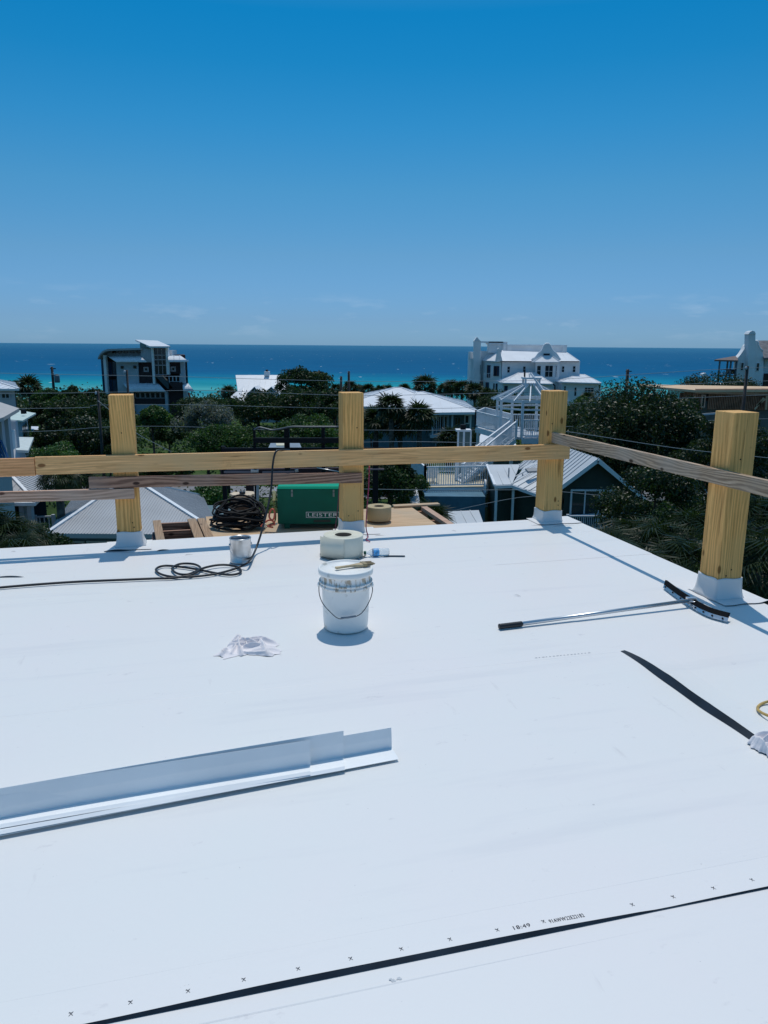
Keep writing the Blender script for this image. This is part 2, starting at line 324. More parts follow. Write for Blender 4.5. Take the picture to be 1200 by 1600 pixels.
def tag(o, label, cat, group=None, kind=None):
    if label: o['label'] = label
    if cat: o['category'] = cat
    if group: o['group'] = group
    if kind: o['kind'] = kind
    return o
def thing(name, label, cat, loc, rot=0, group=None):
    o = bpy.data.objects.new(name, None); COL.objects.link(o); o.location = loc; o.rotation_euler = (0, 0, rot); o.empty_display_size = .2
    return tag(o, label, cat, group)
# pixel rectangle at distance Y as a box of depth dep
def rb(mb, x0, y0, x1, y1, Y, dep=.2, sk=0):
    ym = y0+min(y1-y0, 80)/2; xa, xb = aty(x0, ym, Y).x, aty(x1, ym, Y).x; za, zb_ = aty(x0, y1, Y).z, aty(x1, y0, Y).z
    mb.box(xa, xb, Y, Y+dep, za, zb_, Matrix(((1, sk, 0, -sk*Y), (0, 1, 0, 0), (0, 0, 1, 0), (0, 0, 0, 1))) if sk else None); return mb
def rpart(name, rect, Y, m, parent, dep=.2, label=None, sk=0):
    mb = MB()
    for r in (rect if isinstance(rect, list) else [rect]): rb(mb, *r, Y, dep, sk)
    return mb.build(name, m, parent, world=True, label=label)
def window(parent, x0, y0, x1, y1, Y, fm=None, gm=None, fr=.08, cols=1, rows=1, dep=.1):
    ym = y0+min(y1-y0, 80)/2; X0, X1, Z0, Z1 = aty(x0, ym, Y).x, aty(x1, ym, Y).x, aty(x0, y1, Y).z, aty(x1, y0, Y).z; mb = MB(); y_ = Y-.05
    mb.box(X0, X1, y_, Y+dep, Z0, Z0+fr); mb.box(X0, X1, y_, Y+dep, Z1-fr, Z1)
    mb.box(X0, X0+fr, y_, Y+dep, Z0+fr, Z1-fr); mb.box(X1-fr, X1, y_, Y+dep, Z0+fr, Z1-fr)
    for i in range(1, cols):
        xx = X0+(X1-X0)*i/cols; mb.box(xx-fr*.4, xx+fr*.4, y_+.01, Y+dep, Z0+fr, Z1-fr)
    for i in range(1, rows):
        zz = Z0+(Z1-Z0)*i/rows; mb.box(X0+fr, X1-fr, y_+.013, Y+dep, zz-fr*.4, zz+fr*.4)
    o = mb.build('window', fm or M_WHITE, parent, world=True)
    g = MB(); g.box(X0+.01, X1-.01, Y-.015, Y+.02, Z0+.01, Z1-.01); p = g.build('pane', gm or M_GLASS, None)
    p.parent = o; me = p.data
    for vtx in me.vertices: vtx.co -= parent.location
    return o

# ------------------------------------------------------------------ the setting
def structure(name, mb, m, **k): return tag(mb.build(name, m, **k), None, None, kind='structure')
def terrain():
    xs = sorted(set(list(np.linspace(-700, 700, 71)) + list(np.linspace(-120, 120, 81)))); ys = list(np.linspace(-300, 0, 16))+list(np.linspace(4, 250, 83))
    mb = MB(); vs = [(x, y, gz(x, y)) for y in ys for x in xs]; nx = len(xs)
    fs = [(j*nx+i, j*nx+i+1, (j+1)*nx+i+1, (j+1)*nx+i) for j in range(len(ys)-1) for i in range(nx-1)]
    mb.add(vs, fs, True)
    m = bpy.data.materials.new('land'); m.use_nodes = True; t = m.node_tree; L = t.links; b = t.nodes['Principled BSDF']; b.inputs['Roughness'].default_value = .95
    b.inputs['Specular IOR Level'].default_value = .1
    g = N(t, 'ShaderNodeTexCoord'); n = N(t, 'ShaderNodeTexNoise'); n.inputs['Scale'].default_value = .12; n.inputs['Detail'].default_value = 10; n.inputs['Roughness'].default_value = .7
    L.new(g.outputs['Object'], n.inputs[0]); r = N(t, 'ShaderNodeValToRGB'); ee = r.color_ramp.elements
    ee[0].position = .3; ee[0].color = (.02, .035, .012, 1); ee[1].position = .8; ee[1].color = (.13, .11, .08, 1); q = ee.new(.55); q.color = (.045, .085, .018, 1)
    L.new(n.outputs['Fac'], r.inputs[0])
    s_ = N(t, 'ShaderNodeSeparateXYZ'); L.new(g.outputs['Object'], s_.inputs[0])
    mr = N(t, 'ShaderNodeMapRange'); mr.inputs[1].default_value = 172; mr.inputs[2].default_value = 180; L.new(s_.outputs['Y'], mr.inputs[0])
    mx = N(t, 'ShaderNodeMix', data_type='RGBA'); L.new(mr.outputs[0], mx.inputs[0]); L.new(r.outputs[0], mx.inputs[6]); mx.inputs[7].default_value = (.66, .62, .56, 1)
    L.new(mx.outputs[2], b.inputs['Base Color'])
    structure('ground', mb, m)
terrain()
def sea():
    mb = MB(); S = 90000
    mb.add([(-S, 195, -15), (S, 195, -15), (S, S, -15), (-S, S, -15)], [(0, 1, 2, 3)])
    m = bpy.data.materials.new('sea_water'); m.use_nodes = True; t = m.node_tree; L = t.links; b = t.nodes['Principled BSDF']
    b.inputs['Roughness'].default_value = .5; b.inputs['Specular IOR Level'].default_value = .06; b.inputs['IOR'].default_value = 1.33
    g = N(t, 'ShaderNodeTexCoord'); s_ = N(t, 'ShaderNodeSeparateXYZ'); L.new(g.outputs['Object'], s_.inputs[0])
    # sandbars: wobble of the depth line
    nw = N(t, 'ShaderNodeTexNoise'); nw.inputs['Scale'].default_value = .006; nw.inputs['Detail'].default_value = 4; L.new(g.outputs['Object'], nw.inputs[0])
    ma = N(t, 'ShaderNodeMath', operation='MULTIPLY_ADD'); L.new(nw.outputs['Fac'], ma.inputs[0]); ma.inputs[1].default_value = 130; L.new(s_.outputs['Y'], ma.inputs[2])
    sh = N(t, 'ShaderNodeMath', operation='SUBTRACT'); L.new(ma.outputs[0], sh.inputs[0]); sh.inputs[1].default_value = 65
    dv = N(t, 'ShaderNodeMath', operation='DIVIDE'); dv.inputs[0].default_value = 166.5; L.new(sh.outputs[0], dv.inputs[1])
    r = N(t, 'ShaderNodeValToRGB'); ee = r.color_ramp.elements
    ee[0].position = 0; ee[0].color = (.035, .16, .27, 1); ee[1].position = .80; ee[1].color = (.16, .48, .42, 1)
    for p_, c_ in ((.08, (.010, .105, .215)), (.20, (.000, .09, .205)), (.34, (.000, .10, .225)), (.43, (.000, .19, .30)), (.50, (.01, .27, .315)), (.57, (.07, .36, .36)), (.62, (.01, .25, .30))):
        q = ee.new(p_); q.color = (*c_, 1)
    L.new(dv.outputs[0], r.inputs[0])
    # patches and streaks in perspective
    mp = N(t, 'ShaderNodeMapping'); mp.inputs['Scale'].default_value = (.02, .05, 1); L.new(g.outputs['Object'], mp.inputs[0])
    n2 = N(t, 'ShaderNodeTexNoise'); n2.inputs['Scale'].default_value = 1; n2.inputs['Detail'].default_value = 9; n2.inputs['Roughness'].default_value = .65; L.new(mp.outputs[0], n2.inputs[0])
    r2 = N(t, 'ShaderNodeValToRGB'); r2.color_ramp.elements[0].position = .3; r2.color_ramp.elements[1].position = .7
    r2.color_ramp.elements[0].color = (.78, .84, .88, 1); r2.color_ramp.elements[1].color = (1.15, 1.12, 1.1, 1); L.new(n2.outputs['Fac'], r2.inputs[0])
    mx = N(t, 'ShaderNodeMix', data_type='RGBA', blend_type='MULTIPLY'); mx.inputs[0].default_value = 1; L.new(r.outputs[0], mx.inputs[6]); L.new(r2.outputs[0], mx.inputs[7])
    # white caps
    mp3 = N(t, 'ShaderNodeMapping'); mp3.inputs['Scale'].default_value = (.16, .035, 1); L.new(g.outputs['Object'], mp3.inputs[0])
    n3 = N(t, 'ShaderNodeTexNoise'); n3.inputs['Scale'].default_value = 1.3; n3.inputs['Detail'].default_value = 3; L.new(mp3.outputs[0], n3.inputs[0])
    r3 = N(t, 'ShaderNodeValToRGB'); r3.color_ramp.elements[0].position = .715; r3.color_ramp.elements[1].position = .76; L.new(n3.outputs['Fac'], r3.inputs[0])
    m3 = N(t, 'ShaderNodeMix', data_type='RGBA'); L.new(r3.outputs[0], m3.inputs[0]); L.new(mx.outputs[2], m3.inputs[6]); m3.inputs[7].default_value = (.6, .66, .68, 1)
    L.new(m3.outputs[2], b.inputs['Base Color'])
    bm = N(t, 'ShaderNodeBump'); bm.inputs['Strength'].default_value = .6; bm.inputs['Distance'].default_value = .5
    n4 = N(t, 'ShaderNodeTexNoise'); n4.inputs['Scale'].default_value = .3; n4.inputs['Detail'].default_value = 6; L.new(g.outputs['Object'], n4.inputs[0]); L.new(n4.outputs['Fac'], bm.inputs['Height']); L.new(bm.outputs[0], b.inputs['Normal'])
    structure('sea', mb, m)
sea()
# a road between the gardens
def road():
    mb = MB(); M_R = mat('asphalt', (.22, .22, .23), .9, .2, noise=.15, nscale=2)
    xs = np.linspace(-60, 60, 41); vs = []
    for x in xs:
        for dy in (0, 5): y = 58+.06*x+dy; vs.append((x, y, gz(x, y)+.05))
    mb.add(vs, [(2*i, 2*i+2, 2*i+3, 2*i+1) for i in range(len(xs)-1)]); structure('road', mb, M_R)
road()

# ------------------------------------------------------------------ the roof we stand on
UMIN, UMAX, VMIN, VMAX = -9.0, 3.68, -5.0, 6.68
LAP = 1.72
bld = thing('building', 'building under the camera with a flat roof sealed in white membrane', 'building', W(0, 0, -9.4), R(15))
def rp(name, mb, m, **k):   # part in roof axes, z measured from the roof
    mb.v = [(p[0], p[1], p[2]+9.4) for p in mb.v]; return mb.build(name, m, bld, **k)
mb = MB(); mb.box(UMIN+.05, UMAX-.05, VMIN, VMAX-.05, -9.6, -.07); rp('wall', mb, mat('wall_sheathing', (.55, .56, .57), .8, noise=.08))
mb = MB(); mb.box(UMIN-.02, UMAX+.02, VMIN, VMAX+.02, -.16, -.012); rp('roof_edge', mb, M_WHITE)
def lip(u):      # how far the seam gapes
    return float(np.interp(u, [-9, -.45, -.2, .1, .5, 1.0, 1.25, 1.33, 1.45, 1.8, 2.3, 4], [.005, .0045, .0055, .0078, .0068, .0062, .004, .0004, .002, .004, .003, .0018]))+.0008*math.sin(u*9)
def end_lip(v):  # end of the cross sheet at u = 2.3
    return float(np.interp(v, [2.38, 2.5, 2.7, 2.95, 3.15, 3.35, 3.45, 3.52], [.022, .028, .03, .026, .030, .020, .012, .0]))
def zsheet(u, v):
    z = .0015*math.sin(u*1.7+v*.9)*math.sin(v*1.3-u*.4)+.003
    return z
us = list(np.linspace(UMIN, -2.0, 15))+list(np.linspace(-1.9, UMAX, 100)); vsl = [LAP+x for x in (0, .01, .025, .05, .09, .15)]+list(np.linspace(LAP+.25, VMAX, 40))
mb = MB(); nu = len(us); vs = []
for j, v in enumerate(vsl):
    for u in us:
        z = zsheet(u, v)+.002; t = max(0, 1-(v-LAP)/.11); z += lip(u)*t*t*(3-2*t)
        vs.append((u, v+(0.004*math.sin(u*3) if j == 0 else 0), z))
fs = [(j*nu+i, j*nu+i+1, (j+1)*nu+i+1, (j+1)*nu+i) for j in range(len(vsl)-1) for i in range(nu-1)]
mb.add(vs, fs, True); rp('upper_sheet', mb, M_MEM)
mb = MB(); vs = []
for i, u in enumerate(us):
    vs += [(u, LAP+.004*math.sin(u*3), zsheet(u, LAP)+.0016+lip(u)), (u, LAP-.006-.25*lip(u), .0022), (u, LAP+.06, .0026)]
mb.add(vs, [(3*i, 3*i+3, 3*i+4, 3*i+1) for i in range(nu-1)], False); rp('underside_gap_shade', mb, M_NAVY)  # black like the underside; the gap's shade is put into this face
vl = list(np.linspace(VMIN, LAP+.14, 25)); mb = MB(); vs = [(u, v, (zsheet(u, v)-.003)*.5*(1 if v < LAP-.3 else max(0, (LAP-v)/.3))) for v in vl for u in us]
mb.add(vs, [(j*nu+i, j*nu+i+1, (j+1)*nu+i+1, (j+1)*nu+i) for j in range(len(vl)-1) for i in range(nu-1)], True); rp('lower_sheet', mb, M_MEM)
# faint flat seams: overlapping strips 1 to 2 mm proud
def strip(u0, u1, v0, v1, z=.0075, name='seam_strip'):
    mb = MB(); n = max(2, int(abs(u1-u0)/.2)+2); m_ = max(2, int(abs(v1-v0)/.2)+2)
    a = [(u, v, zsheet(u, v)+z) for v in np.linspace(v0, v1, m_) for u in np.linspace(u0, u1, n)]
    mb.add(a, [(j*n+i, j*n+i+1, (j+1)*n+i+1, (j+1)*n+i) for j in range(m_-1) for i in range(n-1)], True)
    k = []
    for e in ([(u, v0, zsheet(u, v0)) for u in np.linspace(u0, u1, n)], [(u0, v, zsheet(u0, v)) for v in np.linspace(v0, v1, m_)]):
        o = [x for p in e for x in ((p[0], p[1], p[2]+z), (p[0]-(.004 if e[0][0] == e[-1][0] else 0), p[1]-(.004 if e[0][1] == e[-1][1] else 0), p[2]+z-.0016))]; mb.add(o, [(2*i, 2*i+2, 2*i+3, 2*i+1) for i in range(len(e)-1)])
    return rp(name, mb, M_MEM)
strip(UMIN, UMAX, 1.842, 3.50, .0026); strip(UMIN, UMAX, 1.655, 1.661, -.0023, 'weld_bead')
strip(UMIN, 2.295, 3.515, VMAX-.01, .0031); strip(UMIN, UMAX, 5.28, VMAX-.02, .0042)
strip(-2.2, 3.6, 6.1, VMAX-.03, .0053)
# the sheet whose end curls up on the right, black underneath
vv = list(np.linspace(LAP+.25, 3.52, 50)); mb = MB(); vs = []; cu = [0, .01, .025, .05, .09, .14, .2]
up_px = [(978, 1013.3), (995, 1025), (1023.6, 1042), (1058, 1059), (1085, 1082), (1127, 1111), (1154, 1128), (1186.5, 1153)]
def e_u(v): return 2.306+.007*math.sin(v*6)+.002*math.sin(v*17+1)
def e_h(v): return float(np.interp(v, [2.0, 2.45, 2.6, 2.8, 2.95, 3.1, 3.25, 3.40, 3.46, 3.52], [.010, .015, .020, .030, .028, .033, .026, .014, .008, .001]))
for v in vv:
    for c_ in cu:
        t = 1-c_/.2; vs.append((e_u(v)+.022*t+c_, v, zsheet(2.3, v)+.006+e_h(v)*t**1.6))
nc = len(cu); mb.add(vs, [(j*nc+i, (j+1)*nc+i, (j+1)*nc+i+1, j*nc+i+1)[::-1] for j in range(len(vv)-1) for i in range(nc-1)], True)
rp('curled_sheet_end', mb, M_MEM)
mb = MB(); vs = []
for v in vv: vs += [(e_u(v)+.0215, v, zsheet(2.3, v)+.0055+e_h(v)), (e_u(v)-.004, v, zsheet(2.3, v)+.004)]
mb.add(vs, [(2*i, 2*i+1, 2*i+3, 2*i+2) for i in range(len(vv)-1)]); rp('curled_underside', mb, M_NAVY)
# printed marks along the lap
def text_mesh(s, size, name, m, parent, M, extr=.0):
    cu_ = bpy.data.curves.new(name, 'FONT'); cu_.body = s; cu_.size = size; cu_.space_character = 1.12; cu_.extrude = extr
    o = bpy.data.objects.new(name, cu_); COL.objects.link(o); dg = bpy.context.evaluated_depsgraph_get(); dg.update()
    me = bpy.data.meshes.new_from_object(o.evaluated_get(dg)); bpy.data.objects.remove(o)
    me.transform(M); me.materials.clear(); me.materials.append(m); o2 = bpy.data.objects.new(name, me); COL.objects.link(o2); o2.parent = parent; return o2
def zl(v, u=1.):      # height of the upper sheet's mesh near its edge
    rows = [0, .01, .025, .05, .09, .15]; d = v-LAP; zz = []
    for r_ in rows:
        t = max(0, 1-r_/.11); zz.append(lip(u)*t*t*(3-2*t))
    return zsheet(u, v)+.002+float(np.interp(d, rows, zz))+.0005
for px_, py_ in ((111, 1585), (204, 1567), (294, 1550), (381, 1533), (466, 1516), (548, 1499.5), (627, 1484), (703, 1469), (777, 1454.5), (849, 1441), (988, 1413), (1052, 1400), (1115, 1387), (1175, 1374)):
    q = UV(atz(px_, py_, .008)); mb = MB()
    for sx in (-1, 1):
        p0_, p1_ = (q.x-.0045*sx, q.y-.0065), (q.x+.0045*sx, q.y+.0065); o_ = .001
        mb.add([(p0_[0]-o_, p0_[1], zl(p0_[1], q.x)), (p0_[0]+o_, p0_[1], zl(p0_[1], q.x)), (q.x+o_, q.y, zl(q.y, q.x)+.0001*sx), (p1_[0]+o_, p1_[1], zl(p1_[1], q.x)), (p1_[0]-o_, p1_[1], zl(p1_[1], q.x)), (q.x-o_, q.y, zl(q.y, q.x)+.0001*sx)], [(0, 1, 2, 5), (5, 2, 3, 4)])
    mb.add([(q.x-.006, q.y+.003, zl(q.y+.003, q.x)+.0002), (q.x+.004, q.y+.002, zl(q.y+.002, q.x)+.0002), (q.x+.004, q.y+.0035, zl(q.y+.0035, q.x)+.0002), (q.x-.006, q.y+.0045, zl(q.y+.0045, q.x)+.0002)], [(0, 1, 2, 3)])
    rp('printed_cross', mb, M_INK)
for s_, px_, py_, wd in (('18:49', 803, 1453.5, .052), ('91AWW22E22182', 859, 1443, .112)):
    q = UV(atz(px_, py_, .008)); o = text_mesh(s_, .024, 'printed_text', M_INK, bld, Matrix.Identity(4))
    xs_ = [v.co.x for v in o.data.vertices]; k = wd/(max(xs_)-min(xs_))
    o.data.transform(Matrix(((k, 0, 0, q.x-min(xs_)*k), (0, .9, 0, q.y-.003), (0, 0, 1, 0), (0, 0, 0, 1))))
    for v_ in o.data.vertices: v_.co.z = zl(v_.co.y, v_.co.x)+9.4
    o2 = o.copy(); COL.objects.link(o2); o2.parent = bld; o2.location = (.0007, .0004, .0001); o2.name = 'printed_text'
mb = MB()
for i in range(16):
    u = 1.80+i*.021; mb.box(u, u+random.Random(i).uniform(.006, .014), 3.541-(i*.0004), 3.544-(i*.0004), .0078, .0086)
rp('printed_line', mb, mat('grey_print', (.30, .31, .34), .7))
q = UV(atz(617, 1531, .003)); mb = MB(); rr = random.Random(2)
for k_ in range(9):
    a_, d_ = rr.uniform(0, 6.3), rr.uniform(0, .016); cx_, cy_, r_ = q.x+d_*math.cos(a_), q.y+d_*.6*math.sin(a_), rr.uniform(.002, .007)
    mb.add([(cx_+r_*math.cos(j*.9), cy_+r_*.7*math.sin(j*.9)*(1+.3*math.sin(j*2.1)), .0022+.00008*k_) for j in range(7)], [tuple(range(7))])
rp('grey_smudge', mb, mat('smudge_grey', (.54, .56, .58), .7))
# slits of black and cut marks round the posts
def sliver(u, v, L_, a, wd=.006, name='cut_mark'):
    mb = MB(); d = Vector((math.cos(a), math.sin(a), 0)); s2 = Vector((-d.y, d.x, 0)); p = Vector((u, v, .012))
    n_ = 6; vs = []
    for i in range(n_+1):
        t = i/n_; ww = wd*math.sin(math.pi*min(1, t*.9+.08)); c_ = p+d*L_*t+s2*.012*math.sin(t*4); vs += [c_-s2*ww/2, c_+s2*ww/2]
    mb.add(vs, [(2*i, 2*i+2, 2*i+3, 2*i+1) for i in range(n_)]); rp(name, mb, M_NAVY)
for a_ in ((-.62, 6.34, .24, -.25), (-.22, 6.28, .10, .3, .03), (3.15, 6.42, .12, -.2), (3.33, 6.34, .22, .05), (1.62, 6.36, .1, .1), (2.35, 6.4, .05, -.6), (1.0, 5.2, .1, -.5), (.0, 6.1, .06, .2), (2.13, 4.55, .05, -.6), (-1.32, 5.80, .2, -.12, .03), (-1.35, 6.52, .04, .1)): sliver(*a_)

# ------------------------------------------------------------------ posts and rails
POST = .186
posts = [('first', -.53, 6.485, 'yellow treated square post on the roof edge, leftmost of the four'),
         ('second', 1.372, 6.515, 'yellow treated square post on the roof edge next to the green case'),
         ('third', 3.325, 6.525, 'yellow treated square post on the far roof corner where both rails meet'),
         ('fourth', 3.408, 4.15, 'tall-looking treated post near the right of the roof, with a squeegee at its foot')]
for i, (_, u, v, lab) in enumerate(posts):
    t = thing('timber_post', lab, 'post', W(u+POST/2, v+POST/2, 0), R(15), 'timber posts along the roof edge'); h = POST/2
    mb = MB(); mb.box(-h, h, -h, h, .02, 1.25); mb.build('post', M_POST, t, bevel=.005)
    # membrane wrap: an apron that stands up the post and flares out on the roof
    e = .005; top = [.135, .12, .12, .15][i]; mb = MB(); NR = 11; lean = [.022, .006, .008, .022][i]
    NP = 40; rings = []
    for k in range(NR):
        zz_ = .009+(top-.009)*k/(NR-1); fl = lean*(1-k/(NR-1))**2.2+.010*(1-k/(NR-1))**7
        ring = []
        for q in range(NP):
            f4 = q/NP*4; side = int(f4); t_ = (f4-side)*2-1; o_ = h+e+fl*(.75+.25*math.sin(side*2+i)); wv_ = .0022*math.sin(q*1.3+k*.5+i)*(1-k/NR)
            p = Vector((t_*(h+e+fl*.55), -(o_+wv_), zz_+(.004*math.sin(q*.7+i*2) if k == NR-1 else 0)))
            if side == 3 and t_ < 0 and i in (0, 3): p.x -= .0
            ring.append(Matrix.Rotation(side*math.pi/2, 4, 'Z') @ p)
        rings += ring
    mb.add(rings, [(k*NP+q, k*NP+(q+1) % NP, (k+1)*NP+(q+1) % NP, (k+1)*NP+q) for k in range(NR-1) for q in range(NP)], True)
    mb.build('flashing_wrap', M_MEM, t, solid=.002)
    mb = MB()   # square target patch lying round the foot, one front edge lifting
    x0_, x1_, y0_, y1_ = [(-h-.10, h+.08, -h-.13, h), (-h-.06, h+.13, -h-.09, h), (-h-.09, h+.17, -h-.11, h), (-h-.03, h+.14, -h-.13, h+.07)][i]
    n_ = 14; vs = []
    for k in range(n_+1):
        x = x0_+(x1_-x0_)*k/n_; lift = .010*max(0, math.sin(math.pi*(k/n_)*1.3+.4+i))**2
        vs += [(x, y0_+.006*math.sin(k*.8+i), .0135+lift), (x, y0_+.05, .0125), (x, y1_, .0125)]
    mb.add(vs, [(3*k, 3*k+3, 3*k+4, 3*k+1) for k in range(n_)]+[(3*k+1, 3*k+4, 3*k+5, 3*k+2) for k in range(n_)], True)
    mb.build('patch', M_MEM, t)
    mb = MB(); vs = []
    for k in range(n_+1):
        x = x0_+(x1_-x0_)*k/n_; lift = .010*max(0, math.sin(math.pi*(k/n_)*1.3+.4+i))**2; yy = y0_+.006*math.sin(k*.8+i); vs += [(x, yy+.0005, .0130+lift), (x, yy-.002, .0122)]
    mb.add(vs, [(2*k, 2*k+2, 2*k+3, 2*k+1) for k in range(n_)]); mb.build('patch_underside', M_NAVY, t)
    mb = MB()
    rr = random.Random(i)
    for k in range(3): # nail heads
        mb = MB(); x_, z_ = rr.uniform(-.06, .06), (.17, .21, .95)[k]; mb.lathe([(0, 0), (.005, 0), (.005, .002), (0, .0025)], 8, Matrix.Translation((x_, -h-.001, z_)) @ Matrix.Rotation(math.pi/2, 4, 'X'))
        mb.build('nail', M_DSTEEL, t)
def board(name, p0, p1, thick, ht, m, lab, out=0, cat='rail', tilt=0, grp=None):
    """a board whose outer lower corner line runs p0 -> p1 (world)"""
    d = p1-p0; L_ = d.length; a = math.atan2(d.y, d.x); mb = MB(); n_ = 10
    vs = []; rr = random.Random(int(L_*100))
    bow = rr.uniform(-.004, .004)
    for i in range(n_+1):
        x = L_*i/n_; z = bow*math.sin(math.pi*i/n_)+d.z*i/n_
        vs += [(x, 0, z), (x, thick, z), (x, thick, z+ht), (x, 0, z+ht)]
    fs = [(4*i+k, 4*i+4+k, 4*i+4+(k+1) % 4, 4*i+(k+1) % 4)[::-1] for i in range(n_) for k in range(4)]+[(0, 1, 2, 3)[::-1], (4*n_, 4*n_+1, 4*n_+2, 4*n_+3)]
    mb.add(vs, fs); o = mb.build(name, m, None, bevel=.003, loc=p0, rot=a); return tag(o, lab, cat, grp)
T = .038
vb = 6.44
p0 = atv(56, 741.5, vb-.005); p1 = atv(893, 717, vb+.035); board('rail_board', W(UV(p0).x, vb-.002, .640), W(3.545, vb+.047, .618), T, .14, M_RAIL, 'long yellow pine rail nailed across the front of three posts', grp='guard rail boards')
board('rail_board', W(-3.4, vb-.004, .632), W(UV(p0).x-.003, vb-.010, .634), T, .14, M_RAILR, 'reddish pine rail end with dark knots butting the long rail at the left', grp='guard rail boards')
board('rail_board', W(-.715, vb-.002, .515), W(1.535, vb+.035, .468), T, .09, M_OLD, 'weathered brown board with swirling grain between the first two posts', grp='guard rail boards')
board('rail_board', W(-3.2, vb-.004, .448), W(-.375, vb-.003, .418), T, .085, M_OLDP, 'pinkish worn board ending on the leftmost post, lowest rail', grp='guard rail boards')
# right-hand rail along the left faces of posts three and four
q0 = UV(atu(838, 703, 3.36)); q1 = UV(atu(1200, 778, 3.36))
board('rail_board', W(3.366, 6.80, .772), W(3.366, 1.2, .790), T, .098, M_GREY, 'grey weathered rail running from the corner post past the right post', grp='guard rail boards')

# ------------------------------------------------------------------ things lying on the roof
def bucket():
    p = UV(atz(541, 983, .0)); t = thing('bucket', 'white five gallon bucket with dirty rim and wire handle standing on the membrane', 'bucket', W(p.x, p.y+.01, .012), 0)
    mb = MB(); mb.lathe([(0, .0), (.118, 0), (.127, .004), (.130, .015), (.133, .05), (.141, .262), (.142, .266)], 48); mb.build('body', M_PLAST, t)
    mb = MB(); mb.lathe([(.142, .262), (.148, .264), (.153, .262), (.154, .272), (.147, .276), (.146, .283), (.156, .284), (.157, .294), (.147, .297), (.146, .306), (.145, .345), (.15, .348)], 48); mb.build('rim', M_STAIN, t)
    mb = MB(); mb.lathe([(.150, .338), (.159, .336), (.161, .345), (.161, .366), (.157, .371), (.150, .371), (.146, .366), (.143, .360), (.06, .360), (0, .360)], 56); mb.build('lid', M_PLAST, t)
    # stepped ring collars
    mb = MB()
    for k in range(40):
        a = 2*math.pi*k/40
    for s_ in (-1, 1):
        mb = MB(); mb.lathe([(0, 0), (.016, 0), (.016, .008), (.008, .012), (0, .012)], 16, Matrix.Translation((s_*.152, -.02, .268)) @ Matrix.Rotation(s_*math.pi/2, 4, 'Y')); mb.build('handle_ear', M_PLAST, t)
    pts = []
    key = [(-.156, -.02, .262), (-.150, -.07, .225), (-.128, -.112, .185), (-.09, -.142, .15), (-.035, -.166, .112), (.02, -.168, .118), (.075, -.155, .125), (.112, -.13, .15), (.145, -.09, .20), (.158, -.05, .24), (.156, -.02, .262)]
    mb = MB(); mb.tube(smooth(key, 6), .0024, 6); h = mb.build('wire_handle', M_DSTEEL, t)
    mb = MB(); mb.tube([(-.02, -.169, .116), (.02, -.1695, .119), (.065, -.159, .124)], .006, 8); g = mb.build('grip', mat('grey_grip', (.25, .27, .29), .5), h)
    b = thing('paint_brush', 'old wooden paint brush lying across the bucket lid', 'brush', Vector(t.location)+Vector((.075, .03, .365)), R(28))
    mb = MB(); prof = [(-.15, .010), (-.145, .013), (-.10, .009), (-.06, .010), (-.03, .016), (0, .024), (.02, .026)]
    vs = []; 
    for x, w_ in prof: vs += [(x, -w_, .004), (x, w_, .004), (x, w_*.8, .016), (x, -w_*.8, .016)]
    mb.add(vs, [(4*i+k, 4*i+4+k, 4*i+4+(k+1) % 4, 4*i+(k+1) % 4) for i in range(len(prof)-1) for k in range(4)]+[(0, 1, 2, 3), tuple(4*len(prof)-4+k for k in range(4))]); mb.build('handle', mat('brush_wood', (.55, .42, .25), .6, noise=.2, nscale=20), b, bevel=.002)
    mb = MB(); mb.box(.02, .045, -.029, .029, .001, .02); mb.build('ferrule', mat('dull_brass', (.35, .28, .16), .5, metal=.5), b, bevel=.002)
    mb = MB(); rr = random.Random(3)
    for k in range(60):
        y_, z_ = rr.uniform(-.028, .028), rr.uniform(.003, .018); mb.bar((.044, y_, z_), (.085+rr.uniform(-.01, .012), y_*1.12+rr.uniform(-.003, .003), z_*.7+.002), .003, .003)
    mb.build('bristles', mat('bristle', (.33, .25, .15), .9), b)
def smooth(pts, n=8, closed=False):
    pts = [Vector(p) for p in pts]; out = []; m = len(pts)
    rng = range(m if closed else m-1)
    for i in rng:
        p0, p1, p2, p3 = (pts[(i-1) % m] if closed or i > 0 else pts[0]), pts[i], pts[(i+1) % m], (pts[(i+2) % m] if closed or i+2 < m else pts[-1])
        for k in range(n):
            t = k/n; out.append(.5*((2*p1)+(p2-p0)*t+(2*p0-5*p1+4*p2-p3)*t*t+(3*p1-p0-3*p2+p3)*t**3))
    if not closed: out.append(pts[-1])
    return out
bucket()
def can():
    c = UV(atz(378, 884, 0)); t = thing('paint_can', 'shiny open metal can beside the hanging black cable', 'can', W(c.x, c.y+.085, .014), R(20))
    mb = MB(); mb.lathe([(0, .002), (.078, .002), (.082, 0), (.083, .004), (.0805, .008), (.0805, .178), (.083, .182), (.083, .188), (.080, .190), (.072, .186), (.071, .178), (.074, .17), (.0785, .165), (.0785, .01), (0, .01)], 40); mb.build('body', M_STEEL, t)
    mb = MB(); mb.lathe([(0, .150), (.078, .150)], 32); mb.build('contents', mat('can_lining', (.42, .43, .45), .4, metal=.4), t)
    for s_ in (-1, 1): mb = MB(); mb.lathe([(.012, 0), (.010, .007), (0, .008)], 14, Matrix.Translation((s_*.080, 0, .135)) @ Matrix.Rotation(s_*math.pi/2, 4, 'Y')); mb.build('ear', M_STEEL, t)
    mb = MB(); mb.tube(smooth([(-.088, 0, .135), (-.086, -.035, .10), (-.06, -.072, .062), (0, -.088, .045), (.06, -.072, .062), (.086, -.035, .10), (.088, 0, .135)], 6), .0016, 6); mb.build('wire_handle', M_ALU, t)
can()
